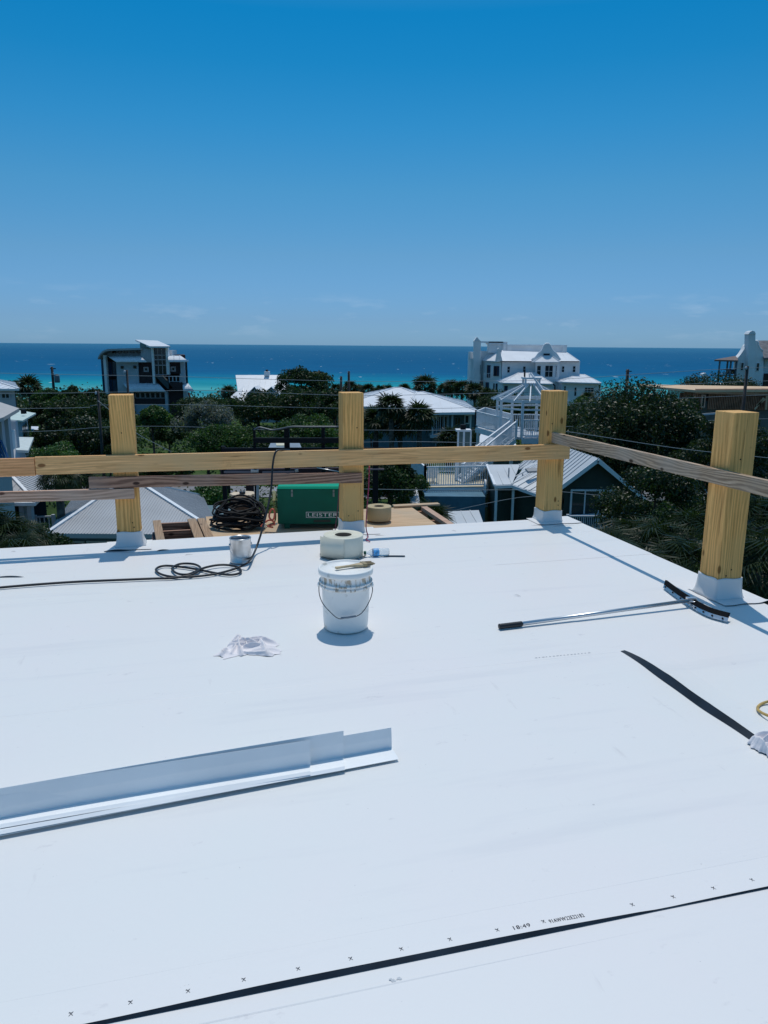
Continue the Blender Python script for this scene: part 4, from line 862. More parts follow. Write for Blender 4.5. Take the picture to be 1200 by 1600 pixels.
# ---- modern tower house on the left
def modern():
    Y = 126; t = house('tall dark and white modern beach house with curved white roofs and a glazed stair tower', 225, Y)
    X = lambda x: 150+x/7.5
    Yy = lambda y: 520+y/7.5
    Q = lambda x0, y0, x1, y1: (X(x0), Yy(y0), X(x1), Yy(y1))
    gy = Yy(1250)
    rpart('core_wall', [Q(100, 260, 1060, 1250)], Y+2.5, M_DARKW, t, 8, sk=-.28)
    rpart('white_wall', [Q(245, 335, 500, 700), Q(440, 830, 850, 1250), Q(525, 180, 665, 345)], Y+.6, M_GREYW, t, 3)
    rpart('dark_wall', [Q(495, 345, 660, 590), Q(850, 345, 992, 480), Q(845, 680, 1035, 1250)], Y+.9, M_DARKW, t, 3)
    rpart('column', (X(100), Yy(262), X(130), gy), Y+.2, M_STUCCO, t, .8); rpart('column', (X(655), Yy(155), X(682), Yy(600)), Y, M_STUCCO, t, .7)
    rpart('column', (X(822), Yy(155), X(850), Yy(490)), Y, M_STUCCO, t, .7)
    rpart('column', (X(992), Yy(340), X(1042), Yy(590)), Y+.5, M_GREYW, t, 1.5); rpart('column', (X(1035), Yy(690), X(1075), gy), Y+.5, M_GREYW, t, 1.0)
    rpart('column', (X(820), Yy(690), X(848), gy), Y+.1, M_GREYW, t, 1.0); rpart('column', (X(430), Yy(690), X(456), gy), Y+.1, M_GREYW, t, 1.0)
    rpart('side_glass', (X(75), Yy(290), X(99), gy), Y+1.2, M_BGLASS, t, 6, sk=-.28); rpart('side_glass', (X(1043), Yy(340), X(1074), Yy(600)), Y+1, M_GLASS, t, 6, sk=-.28)
    window(t, X(133), Yy(330), X(246), Yy(520), Y+1.8, M_DARKW, M_BGLASS, .15, 2, 1); window(t, X(133), Yy(540), X(255), Yy(700), Y+1.8, M_DARKW, M_BGLASS, .15, 2, 1)
    # clerestory storey
    rpart('clerestory_wall', Q(110, 205, 525, 270), Y+2.2, M_GREYW, t, 5, sk=-.28)
    for x in (190, 255, 328, 402, 478): window(t, X(x), Yy(212), X(x+46), Yy(238), Y+2.15, M_DARKW, M_GLASS, .05)
    # tower glazing with pink mullions
    window(t, X(680), Yy(165), X(825), Yy(495), Y+.4, M_PINK, M_GLASS, .12, 3, 1)
    mb = MB()
    for y in (262, 315, 380): rb(mb, X(682), Yy(y-5), X(822), Yy(y+5), Y+.28, .1)
    mb.build('mullion', M_PINK, t, world=True)
    for a in ((558, 400, 618, 458), (877, 395, 935, 455)): window(t, *Q(*a), Y+.8, M_PINK, M_GLASS, .22)
    for a in ((290, 388, 322, 420), (438, 385, 472, 418)): window(t, *Q(*a), Y+.5, M_DARKW, M_GLASS, .04)
    for i in range(6): window(t, X(462+i*59), Yy(697), X(462+i*59+56), Yy(768), Y+.5, M_PINK, M_GLASS, .1)
    rpart('dark_band', Q(455, 770, 832, 832), Y+.4, M_DARKW, t, 1)
    rpart('roof_box', Q(835, 205, 890, 268), Y+1.5, M_STUCCO, t, 3)
    rpart('balcony_wall', [Q(855, 578, 1012, 668)], Y-.2, M_DARKW, t, 1.2); rpart('balcony_panel', Q(985, 480, 1046, 592), Y-.1, M_GREYW, t, .2)
    railing(t, P(X(860), Yy(578), Y-.2), P(X(985), Yy(578), Y-.2), .95, .5, M_GREYW, pick=.14)
    # stair flight
    mb = MB(); mb.slab([P(X(690), Yy(500), Y-.2), P(X(760), Yy(500), Y-.2), P(X(905), Yy(650), Y-.2), P(X(840), Yy(660), Y-.2)], 1.2, Vector((0, 1, 0))); mb.build('stair', mat('stair_grey', (.06, .08, .085), .8), t, world=True)
    # curved roofs: swept slabs
    def arc(nm, pts, dep, m, Y0, thk=.25, rib=0):
        mb = MB(); top = [P(X(x), Yy(y), Y0) for x, y in pts]
        for i in range(len(top)-1):
            a, b = top[i], top[i+1]; mb.slab([a, b, b+Vector((0, dep, 0)), a+Vector((0, dep, 0))], thk)
        return mb.build(nm, m, t, world=True)
    arc('curved_roof', [(20, 290), (38, 255), (65, 222), (105, 198), (150, 188), (300, 183), (525, 178)], 8, M_GROOF, Y-.6, .3)
    def barrel(nm, x0, x1, xt0, xt1, yt, yb):      # roof curving down toward us between two levels
        mb = MB(); n = 6; rows = []
        for i in range(n+1):
            a = math.pi/2*i/n; yy = yb+(yt-yb)*math.sin(a); dy = 2.6*(1-math.cos(a)); k = 1-math.cos(a)
            k = math.sin(a)
            rows.append((P(X(x0+(xt0-x0)*k), Yy(yy), Y-.9+dy), P(X(x1+(xt1-x1)*k), Yy(yy), Y-.9+dy)))
        for i in range(n):
            (a, b), (c, d) = rows[i], rows[i+1]; mb.slab([a, b, d, c], .12, Vector((0, .1, -1)))
            mb.ribs([a, b, d, c], a, b, .9, .07, .06)
        return mb.build(nm, M_WROOF, t, world=True)
    barrel('barrel_roof', 235, 592, 135, 510, 266, 336); barrel('barrel_roof', 850, 1085, 840, 992, 268, 334)
    barrel('barrel_roof', 390, 815, 312, 722, 586, 682); barrel('barrel_roof', 1022, 1150, 1012, 1075, 586, 678)
    a, b, c, d = P(X(630), Yy(157), Y-1.2), P(X(872), Yy(157), Y-1.2), P(X(722), Yy(92), Y+5), P(X(460), Yy(80), Y+5)
    mb = MB(); mb.slab([a, b, c, d], .25); mb.build('tower_roof', M_WROOF, t, world=True)
    mb = MB(); a, b, c = P(X(515), Yy(180), Y+1), P(X(625), Yy(180), Y), P(X(625), Yy(160), Y); mb.slab([a, b, c, P(X(515), Yy(112), Y+1)], .3, Vector((0, 1, 0))); mb.build('side_clerestory', mat('teal_glass', (.05, .12, .13), .3), t, world=True)
    mb = MB(); mb.tube([P(X(1085), Yy(700), Y), P(X(1135), Yy(880), Y-.5)], .18, 6); mb.build('prop', M_DARKW, t, world=True)
modern()

# ---- white mansion with curved gables
def mansion():
    Y = 138; t = house('big white stucco mansion with curved gables and a tall chimney against the sea', 835, Y)
    X = lambda x: 700+x/4
    Yy = lambda y: 500+y/4
    Q = lambda x0, y0, x1, y1: (X(x0), Yy(y0), X(x1), Yy(y1)); gy = 660
    rpart('main_wall', (X(332), Yy(256), X(816), gy), Y, M_STUCCO, t, 13)
    # left wing turned away: slanted wall
    mb = MB(); a, b = P(X(205), Yy(256), Y+7), P(X(334), Yy(258), Y-.1); lo = gz(a.x, Y); mb.slab([Vector((a.x, a.y, a.z)), Vector((b.x, b.y, b.z)), Vector((b.x, b.y, lo)), Vector((a.x, a.y, lo))], .4, Vector((.2, 1, 0))); mb.build('side_wall', M_STUCCO, t, world=True)
    def slant(x): return Y+7-(7.1)*(X(x)-X(205))/(X(334)-X(205))
    for a in ((247, 283, 272, 360), (288, 288, 300, 350), (305, 288, 320, 350), (238, 390, 270, 450), (284, 397, 294, 460), (300, 397, 316, 460)):
        m_ = (a[0]+a[2])/2; window(t, *Q(*a), slant(m_)-.5, M_DARKW, M_BGLASS, .08, dep=1.0)
    rpart('tower_wall', (X(138), Yy(240), X(206), gy), Y+6, M_STUCCO, t, 5)
    window(t, *Q(193, 280, 203, 340), Y+5.95, M_DARKW, M_BGLASS, .05); window(t, *Q(137, 378, 148, 430), Y+5.95, M_DARKW, M_BGLASS, .05); window(t, *Q(188, 382, 216, 440), Y+5.9, M_DARKW, M_BGLASS, .08, dep=.8)
    rpart('roof_terrace', [Q(136, 200, 165, 242), Q(205, 195, 262, 250)], Y+7, M_STUCCO, t, 3)
    mb = MB(); rb(mb, X(160), Yy(130), X(201), gy, Y+5, 1.6); ch = mb.build('chimney', M_STUCCO, t, world=True)
    a, b, c = P(X(163), Yy(131), Y+4.9), P(X(203), Yy(131), Y+4.9), P(X(181), Yy(106), Y+4.9); mb = MB(); mb.slab([a, b, c], 1.8, Vector((0, 1, 0))); mb.build('chimney_cap', M_WHITE, t, world=True)
    rpart('rooftop_wall', [Q(368, 162, 742, 212), Q(262, 150, 370, 205)], Y+6, M_STUCCO, t, 4); rpart('coping', [Q(362, 156, 745, 163), Q(255, 136, 372, 151), Q(190, 134, 345, 142)], Y+5.8, M_WHITE, t, 4.5)
    rpart('parapet_post', [Q(365, 158, 396, 215), Q(717, 158, 743, 212), Q(252, 150, 270, 205), Q(345, 150, 368, 195)], Y+5.5, M_STUCCO, t, .6)
    # roofs
    e = Yy(258)
    hip(t, 'roof', [P(X(328), e, Y-.7), P(X(822), e, Y-.7), P(X(822), e, Y-.7)+Vector((0, 14, 0)), P(X(328), e, Y-.7)+Vector((0, 14, 0))], [P(X(340), Yy(190), Y+4), P(X(742), Yy(203), Y+4)], M_WROOF, .15, .9)
    hip(t, 'roof', [P(X(322), Yy(257), Y-.9), P(X(335), Yy(250), Y+7), P(X(215), Yy(248), Y+12), P(X(208), Yy(252), Y+6.6)], [P(X(305), Yy(200), Y+6), P(X(262), Yy(200), Y+7)], M_WROOF, .15, 0, cap=False)
    # curved gable
    pts = [(525, 252), (532, 243), (545, 238), (556, 225), (568, 208), (585, 196), (596, 178), (603, 158), (614, 150), (626, 150), (637, 160), (643, 178), (655, 196), (672, 208), (684, 225), (692, 238), (700, 250)]
    mb = MB(); mb.slab([P(X(x), Yy(y), Y-1.0) for x, y in pts], .7, Vector((0, 1, 0))); mb.build('curved_gable', M_STUCCO, t, world=True)
    mb = MB(); mb.tube([P(X(x), Yy(y), Y-.75) for x, y in pts], .22, 6); mb.build('gable_coping', M_WHITE, t, world=True)
    mb = MB(); rb(mb, X(597), Yy(210), X(636), Yy(226), Y-1.08, .1); mb.build('gable_louvre', M_DARKW, t, world=True)
    pts = [(300, 256), (306, 225), (309, 205), (312, 182), (318, 176), (324, 185), (330, 215), (341, 256)]
    mb = MB(); mb.slab([P(X(x), Yy(y), Y-1.1) for x, y in pts], .35, Vector((-.3, 1, 0))); mb.build('curved_gable', M_STUCCO, t, world=True)
    hip(t, 'roof', [P(X(530), Yy(262), Y-2.4), P(X(701), Yy(262), Y-2.4), P(X(701), Yy(262), Y-2.4)+Vector((0, 2, 0)), P(X(530), Yy(262), Y-2.4)+Vector((0, 2, 0))], [P(X(590), Yy(223), Y-1.2), P(X(648), Yy(223), Y-1.2)], M_WROOF, .12, .9)
    rpart('eave_strip', [(X(328), Yy(257.5), X(530), Yy(261)), (X(700), Yy(257.5), X(820), Yy(261))], Y-.75, M_DSTEEL, t, .1)  # thin dark line along the main roof's eave
    rpart('bay_wall', (X(545), Yy(264), X(690), gy), Y-1.6, M_STUCCO, t, 1.5)
    for a in ((369, 290, 388, 330), (467, 289, 486, 326), (710, 288, 728, 327), (778, 287, 798, 327)): window(t, *Q(*a), Y-.04, M_WHITE, M_GLASS, .06, 1, 2)
    for a, c_ in (((554, 285, 581, 350), 1), ((605, 284, 656, 357), 2), ((672, 285, 680, 357), 1)): window(t, *Q(*a), Y-1.65, M_WHITE, M_GLASS, .06, c_, 2)
    # front wing with low hip roof
    rpart('front_wing', (X(338), Yy(396), X(650), gy), Y-6, M_STUCCO, t, 5.9)
    hip(t, 'roof', [P(X(334), Yy(391), Y-6.8), P(X(655), Yy(398), Y-6.8), P(X(655), Yy(396), Y-6.8)+Vector((0, 6.5, 0)), P(X(334), Yy(391), Y-6.8)+Vector((0, 6.5, 0))], [P(X(445), Yy(327), Y-1.2), P(X(540), Yy(327), Y-1.2)], M_WROOF, .2, .9)
    mb = MB(); rb(mb, X(476), Yy(312), X(484), Yy(362), Y-4, .3); mb.build('flue', M_DSTEEL, t, world=True)
    window(t, *Q(352, 412, 372, 450), Y-6.05, M_DARKW, M_BGLASS, .08)
    # right pavilion
    rpart('pavilion_wall', (X(708), Yy(394), X(950), gy), Y-5, M_STUCCO, t, 10)
    hip(t, 'roof', [P(X(703), Yy(386), Y-5.9), P(X(958), Yy(394), Y-5.9), P(X(958), Yy(394), Y-5.9)+Vector((0, 11, 0)), P(X(703), Yy(386), Y-5.9)+Vector((0, 11, 0))], [P(X(808), Yy(338), Y), P(X(852), Yy(340), Y)], M_WROOF, .2, .9)
    for a, c_ in (((724, 412, 738, 444), 1), ((788, 420, 804, 476), 1), ((852, 421, 911, 476), 3)): window(t, *Q(*a), Y-5.04, M_WHITE, M_GLASS, .06, c_, 2)
    mb = MB(); mb.tube([P(X(655), Yy(398), Y-6.7), P(X(668), Yy(410), Y-6.4), P(X(668), Yy(480), Y-6)], .12, 6); mb.build('downpipe', M_DSTEEL, t, world=True)
    railing(t, P(X(225), Yy(372), Y+3), P(X(268), Yy(368), Y+1.5), 1.0, .5, M_WHITE, 'balcony')
mansion()

# ---- white gabled house behind the round tree
def gabled():
    Y = 112; t = house('white gable-roofed house with dormers beside the big round tree', 405, Y)
    X = lambda x: 280+x/4
    Yy = lambda y: 500+y/4
    a, b = P(X(352), Yy(344), Y+6), P(X(655), Yy(344), Y+6); c, d = P(X(680), Yy(512), Y), P(X(376), Yy(514), Y)
    m = MB(); m.slab([d, c, b, a], .2); m.ribs([d, c, b, a], d, c, .8, .05, .05); m.build('roof', M_WROOF, t, world=True)
    m = MB(); a2 = a+Vector((.1, 0, -.1)); m.slab([a2, b+Vector((-.1, 0, -.1)), c+Vector((0, 12, 0)), d+Vector((0, 12, 0))], .2); m.build('back_roof', M_WROOF, t, world=True)
    m = MB(); m.slab([a+Vector((.25, 0, -.25)), d+Vector((.25, .4, -.25)), Vector((d.x+.25, d.y+.4, gz(0, Y))), Vector((a.x+.25, a.y+12-6, gz(0, Y))), ], .25, Vector((1, 0, 0))); m.build('gable_wall', M_DARKW, t, world=True)
    rpart('wall', (X(385), Yy(505), X(670), 660), Y+.6, M_GREYW, t, 10)
    # dormer block with two small gables
    for x0, x1, xr in ((418, 510, 470), (520, 625, 575)):
        e0, e1 = P(X(x0), Yy(465), Y-1.2), P(X(x1), Yy(465), Y-1.2); r = P(X(xr), Yy(416), Y-1.0); bk = Vector((0, 5, 0))
        m = MB(); m.slab([e0, r, r+bk, e0+bk], .12); m.slab([r, e1, e1+bk, r+bk], .12); m.build('dormer_roof', M_WROOF, t, world=True)
        m = MB(); m.slab([e0+Vector((.2, .3, -.1)), e1+Vector((-.2, .3, -.1)), r+Vector((0, .3, -.3))], 3, Vector((0, 1, 0))); rb(m, X(x0+6), Yy(467), X(x1-6), Yy(520), Y-.85, 3); m.build('dormer_wall', M_GREYW, t, world=True)
        window(t, X(xr-20), Yy(455), X(xr+18), Yy(500), Y-.9, M_WHITE, M_GLASS, .1, 2)
    m = MB(); m.slab([P(X(318), Yy(480), Y-1), P(X(378), Yy(512), Y-2), P(X(415), Yy(540), Y-2.5), P(X(404), Yy(412), Y+1)], .2, Vector((0, 1, -.3))); m.build('side_roof', M_WROOF, t, world=True)
    m = MB(); rb(m, X(531), Yy(322), X(562), Yy(350), Y+5.5, 1); ch = m.build('chimney', M_STUCCO, t, world=True); m = MB(); rb(m, X(540), Yy(311), X(553), Yy(322), Y+5.8, .5); m.build('chimney_pot', M_DARKW, t, world=True)
gabled()

# ---- low house with broad white hip roof and porch
def hiphouse():
    Y = 82; t = house('low blue-grey house under a broad white hip roof in the middle distance', 650, Y)
    X = lambda x: 560+x/4
    Yy = lambda y: 560+y/4
    B = Vector((0, 16, 0))
    hip(t, 'roof', [P(530, 635, Y+3), P(X(560), 635, Y+3), P(X(560), 635, Y+3)+B, P(530, 635, Y+3)+B], [P(X(230), Yy(181), Y+10), P(X(262), Yy(181), Y+10)], M_WROOF, .2, 1.0, .03)
    hip(t, 'roof', [P(X(290), Yy(341), Y-1), P(X(762), Yy(335), Y-1), P(X(762), Yy(335), Y-1)+B, P(X(290), Yy(341), Y-1)+B], [P(X(365), Yy(209), Y+7), P(X(400), Yy(207), Y+7)], M_WROOF, .25, 1.0, .03)
    rpart('wall', [(545, 636, X(455), 720), (X(455), Yy(470), X(750), 720)], Y+3.2, M_BLUEW, t, 10); rpart('upper_wall', (X(455), Yy(340), X(750), Yy(480)), Y+2.4, M_BLUEW, t, 9)
    for x in (460, 583, 697, 742): rpart('porch_column', (X(x), Yy(348), X(x+9), Yy(470)), Y-.2, M_WHITE, t, .3)
    rpart('porch_beam', (X(455), Yy(340), X(752), Yy(352)), Y-.3, M_WHITE, t, .3); rpart('porch_floor', (X(450), Yy(482), X(620), Yy(497)), Y-.6, M_GREYW, t, 3)
    window(t, X(470), Yy(358), X(558), Yy(445), Y+2.3, M_GREYW, M_GLASS, .12, 3, 1); window(t, X(662), Yy(352), X(695), Yy(410), Y+2.3, M_WHITE, M_GLASS, .12)
    window(t, X(600), Yy(365), X(640), Yy(420), Y+2.3, M_BLUEW, M_GLASS, .1, 2)
    railing(t, P(X(462), Yy(482), Y-.3), P(X(583), Yy(482), Y-.3), 2.6*.9, .35, M_GREYW, pick=.06)
    window(t, X(480), Yy(525), X(540), Yy(560), Y+3.1, M_GREYW, M_GLASS, .12, 2)
hiphouse()

# ---- white roof deck with pergola and stairs
def deck():
    Y = 44; X = lambda x: 730+x/7.06; Yy = lambda y: 560+y/7.06
    zd = P(808, 684, 43.2).z; cx = P(828, 660, 45).x; cy = 45.2; Rr = 1.95; zt = P(808, 626, 43.3).z
    t = thing('roof_deck', 'white raised deck with an open eight-sided pergola and a long white stair', 'deck', (cx, cy, gz(cx, cy)))
    V = [Vector((cx+Rr*math.cos(R(22.5+45*k)), cy+Rr*math.sin(R(22.5+45*k)), 0)) for k in range(8)]
    for k, v in enumerate(V):
        mb = MB(); mb.box(v.x-.07, v.x+.07, v.y-.07, v.y+.07, zd-.05, zt); mb.build('pergola_post', M_WHITE, t, world=True)
    mb = MB()
    for k in range(8):
        a, b = V[k], V[(k+1) % 8]
        for z_, o_ in ((zt-.06, 1.0), (zt-.52, .99)): mb.bar(Vector((cx+(a.x-cx)*o_, cy+(a.y-cy)*o_, z_)), Vector((cx+(b.x-cx)*o_, cy+(b.y-cy)*o_, z_)), .06, .2 if z_ > zt-.1 else .10)
    mb.build('pergola_beam', M_WHITE, t, world=True)
    zc = P(828, 600, 45).z; mb = MB(); n = 16
    for k in range(n):
        a = 2*math.pi*(k+.5)/n; ro = Rr*1.17*(1/math.cos(((a-R(0)+R(22.5)) % R(45))-R(22.5)) if False else 1); d = Vector((math.cos(a), math.sin(a), 0))
        mb.bar(Vector((cx, cy, zt+.0))+d*ro+Vector((0, 0, -.05)), Vector((cx, cy, zc))+d*.34, .05, .10)
    mb.build('rafter', M_WHITE, t, world=True)
    mb = MB(); zc2 = P(828, 591, 45).z
    mb.box(cx-.5, cx+.5, cy-.5, cy+.5, zc2-.05, zc2+.05)
    for sx in (-1, 1):
        for sy in (-1, 1): mb.box(cx+sx*.4-.05, cx+sx*.4+.05, cy+sy*.4-.05, cy+sy*.4+.05, zc-.1, zc2-.05)
    mb.build('cupola', M_WHITE, t, world=True)
    mb = MB(); p = P(829, 583, 45); q = P(850, 612, 44.2); mb.bar(p, q, .07, .1); mb.bar(p+Vector((-.05, .1, 0)), Vector((cx-.1, cy, zc2)), .07, .1); mb.bar(p, P(843, 598, 45.6), .06, .08); mb.build('loose_rafter', M_WHITE, t, world=True)
    mb = MB(); p = P(820, 592, 44.8); mb.tube([p, p+Vector((0, 0, .4))], .03, 6); mb.build('finial', M_DSTEEL, t, world=True)
    # upper deck platform: octagon plus a tongue to the left
    mb = MB(); mb.slab([Vector((v.x*1.0, v.y, zd)) for v in V], .14); A, B_, C_, D_ = P(743, 669, 49), P(799, 684, 43.6), P(830, 684, 46), P(800, 669, 51)
    mb.slab([Vector((p.x, p.y, zd-.002)) for p in (A, B_, C_, D_)], .13); mb.build('deck_floor', M_GREYW, t, world=True)
    mb = MB(); mb.bar(Vector((A.x, A.y-.1, zd-.18)), Vector((B_.x, B_.y-.1, zd-.18)), .06, .3); f = [V[5], V[6]]; mb.bar(Vector((f[0].x, f[0].y-.1, zd-.2)), Vector((f[1].x, f[1].y-.1, zd-.2)), .06, .3)
    mb.bar(Vector((V[6].x, V[6].y-.1, zd-.2)), Vector((V[7].x, V[7].y-.1, zd-.2)), .06, .3); mb.build('fascia', M_WHITE, t, world=True)
    z3 = Vector((0, 0, 0)); zz = lambda p: Vector((p.x, p.y, zd))
    railing(t, zz(A), zz(P(796, 683, 43.7)), .98, .12); railing(t, zz(V[5]), zz(V[6]), .98, .12); railing(t, zz(V[6]), zz(V[7]), .98, .12); railing(t, zz(V[0]), zz(V[1]), .98, .12)
    railing(t, zz(V[1]), zz(V[2]), .98, .12); railing(t, zz(A), zz(P(757, 668, 52)), .98, .12); railing(t, zz(P(757, 668, 52)), zz(V[2]), .98, .12)
    # stair down to the lower deck
    top0, top1 = zz(P(797, 684, 43.3)), zz(P(806, 684, 42.9)); zl_ = P(700, 757, 38).z
    b0, b1 = P(712, 745, 39.3), P(722, 752, 38.3); b0.z = zl_; b1.z = zl_
    for a, b in ((top0, b0), (top1, b1)): railing(t, a, b, .95, .13, M_WHITE, 'stair_railing')
    mb = MB(); n = 16
    for i in range(n):
        f_ = (i+.5)/n; a = top0.lerp(b0, f_); b = top1.lerp(b1, f_); mb.bar(a, b, .28, .045)
    for a, b in ((top0, b0), (top1, b1)): mb.bar(a+Vector((0, 0, -.12)), b+Vector((0, 0, -.12)), .05, .26)
    mb.build('stair', M_WHITE, t, world=True)
    for x, y, Y_ in ((747, 680, 48.5), (800, 690, 44), (835, 690, 44)):
        p = P(x, y, Y_); mb = MB(); mb.box(p.x-.09, p.x+.09, Y_-.09, Y_+.09, gz(p.x, Y_), zd-.1); mb.build('deck_post', M_WHITE, t, world=True)
    # lower deck
    L0, L1, L2, L3 = P(664, 756, 37.2), P(768, 757, 37.6), P(768, 742, 41.5), P(643, 742, 41.5)
    for p in (L0, L1, L2, L3): p.z = zl_
    L3.x = P(643, 742, 41).x
    mb = MB(); mb.slab([L0, L1, L2, L3], .12); mb.build('lower_floor', mat('deck_boards', (.50, .44, .33), .8, noise=.1, nscale=4), t, world=True)
    railing(t, L0, L1, 1.0, .115); railing(t, L3, L0, 1.0, .05, pick=.05); railing(t, L3, L2, 1.0, .115)
    mb = MB(); mb.bar(L0+Vector((0, -.06, -.2)), L1+Vector((0, -.06, -.2)), .06, .3); mb.bar(L3+Vector((-.06, 0, -.2)), L0+Vector((-.06, 0, -.2)), .06, .3); mb.bar(L0+Vector((0, -.03, -.95)), L1+Vector((0, -.03, -.95)), .06, .2); mb.build('fascia', M_WHITE, t, world=True)
    mb = MB()
    for k in range(2):
        a, b = L0.lerp(L1, k*.42), L0.lerp(L1, k*.42+.42); mb.bar(a+Vector((0, 0, -.35)), b+Vector((0, 0, -.85)), .05, .12); mb.bar(a+Vector((0, .07, -.85)), b+Vector((0, .07, -.35)), .05, .12)
    mb.build('brace', M_WHITE, t, world=True)
    for f_ in (0, .42, .84):
        p = L0.lerp(L1, f_); mb = MB(); mb.box(p.x-.08, p.x+.08, p.y-.08, p.y+.08, gz(p.x, p.y), p.z-.1); mb.build('deck_post', M_WHITE, t, world=True)
    p = L3; mb = MB(); mb.box(p.x-.08, p.x+.08, p.y-.08, p.y+.08, gz(p.x, p.y), p.z-.1); mb.build('deck_post', M_WHITE, t, world=True)
    # white chair on the lower deck
    c = P(672, 751, 38.6); c.z = zl_; ch = thing('deck_chair', 'white slatted deck chair standing on the lower deck by the trees', 'chair', c, R(200))
    mb = MB()
    for i in range(5): mb.box(-.26+i*.11, -.17+i*.11, .20, .23, .30, .95, Matrix.Rotation(R(-12), 4, 'X'))
    mb.build('backrest', M_WHITE, ch); mb = MB()
    for i in range(5): mb.box(-.27, .27, -.3+i*.1, -.22+i*.1, .30, .325)
    mb.build('seat', M_WHITE, ch)
    for sx in (-1, 1):
        mb = MB(); mb.box(sx*.3-.05, sx*.3+.05, -.32, .3, .52, .545); mb.build('armrest', M_WHITE, ch)
        for sy in (-.28, .2): mb = MB(); mb.box(sx*.29-.02, sx*.29+.02, sy-.04, sy+.04, 0, .52); mb.build('leg', M_WHITE, ch)
    # blue-grey wall and sloping metal roofs below the decks
    t2 = thing('lean_to', 'blue-grey lean-to with white ribbed metal roof below the lower deck', 'lean-to', (P(720, 800, 30).x, 31, gz(4, 31)))
    Y2 = 33; rpart('wall', (652, 776, 757, 1100), Y2+2.8, mat('teal_wall', (.07, .17, .24), .7, noise=.1), t2, 2.2)
    a, b, c_, d_ = P(702, 826, 30), P(757, 822, 30), P(748, 797, 33.5), P(700, 799, 33.5)
    mb = MB(); mb.slab([a, b, c_, d_], .08); mb.ribs([a, b, c_, d_], a, b, .4, .04, .04); mb.build('roof', M_SEAM, t2, world=True)
    a, b, c_, d_ = P(645, 790, 32), P(657, 790, 32), P(652, 763, 34.5), P(635, 763, 34.5)
    mb = MB(); mb.slab([a, b, c_, d_], .08); mb.ribs([a, b, c_, d_], a, b, .22, .03, .04); mb.build('side_roof', M_SEAM, t2, world=True)
    mb = MB()
    for f_ in (.15, .5): pass
    z0 = P(700, 812, Y2+1).z; mb2 = [P(652, 800, Y2+1), P(700, 800, Y2+1)]
    rpart('side_wall', (640, 792, 657, 1100), 34.4, M_BLUEW, t2, 2)
    # green-sided chimney box with white corners
    Yc = 41; t3 = house('small grey-green chimney box with white corner boards and black cap', 725, Yc, 'chimney_box', 'chimney')
    rpart('box', (715.5, 674.5, 734.5, 760), Yc, mat('sage_siding', (.12, .17, .16), .7, noise=.1), t3, .65)
    for a in ((713.8, 673, 716.5, 760), (722.5, 673, 725.6, 760), (733.5, 673, 736, 760)): rpart('corner_board', a, Yc-.03, M_WHITE, t3, .08)
    rpart('top_trim', (713, 672, 736.6, 674.6), Yc-.05, M_WHITE, t3, .75); rpart('flue_cap', (720, 664, 728, 672), Yc+.15, M_DSTEEL, t3, .3)
    # patch of bright roof seen under the stair
    t4 = house('bright white sloping roof glimpsed under the stair of the raised deck', 757, 52, 'shed', 'shed')
    a, b, c_, d_ = P(736, 712, 49), P(815, 712, 49), P(800, 682, 54), P(752, 676, 54)
    mb = MB(); mb.slab([a, b, c_, d_], .1); mb.ribs([a, b, c_, d_], a, b, .5, .04, .03); mb.build('roof', M_WROOF, t4, world=True); rpart('wall', (738, 713, 812, 800), 50, M_BLUEW, t4, 3)
deck()

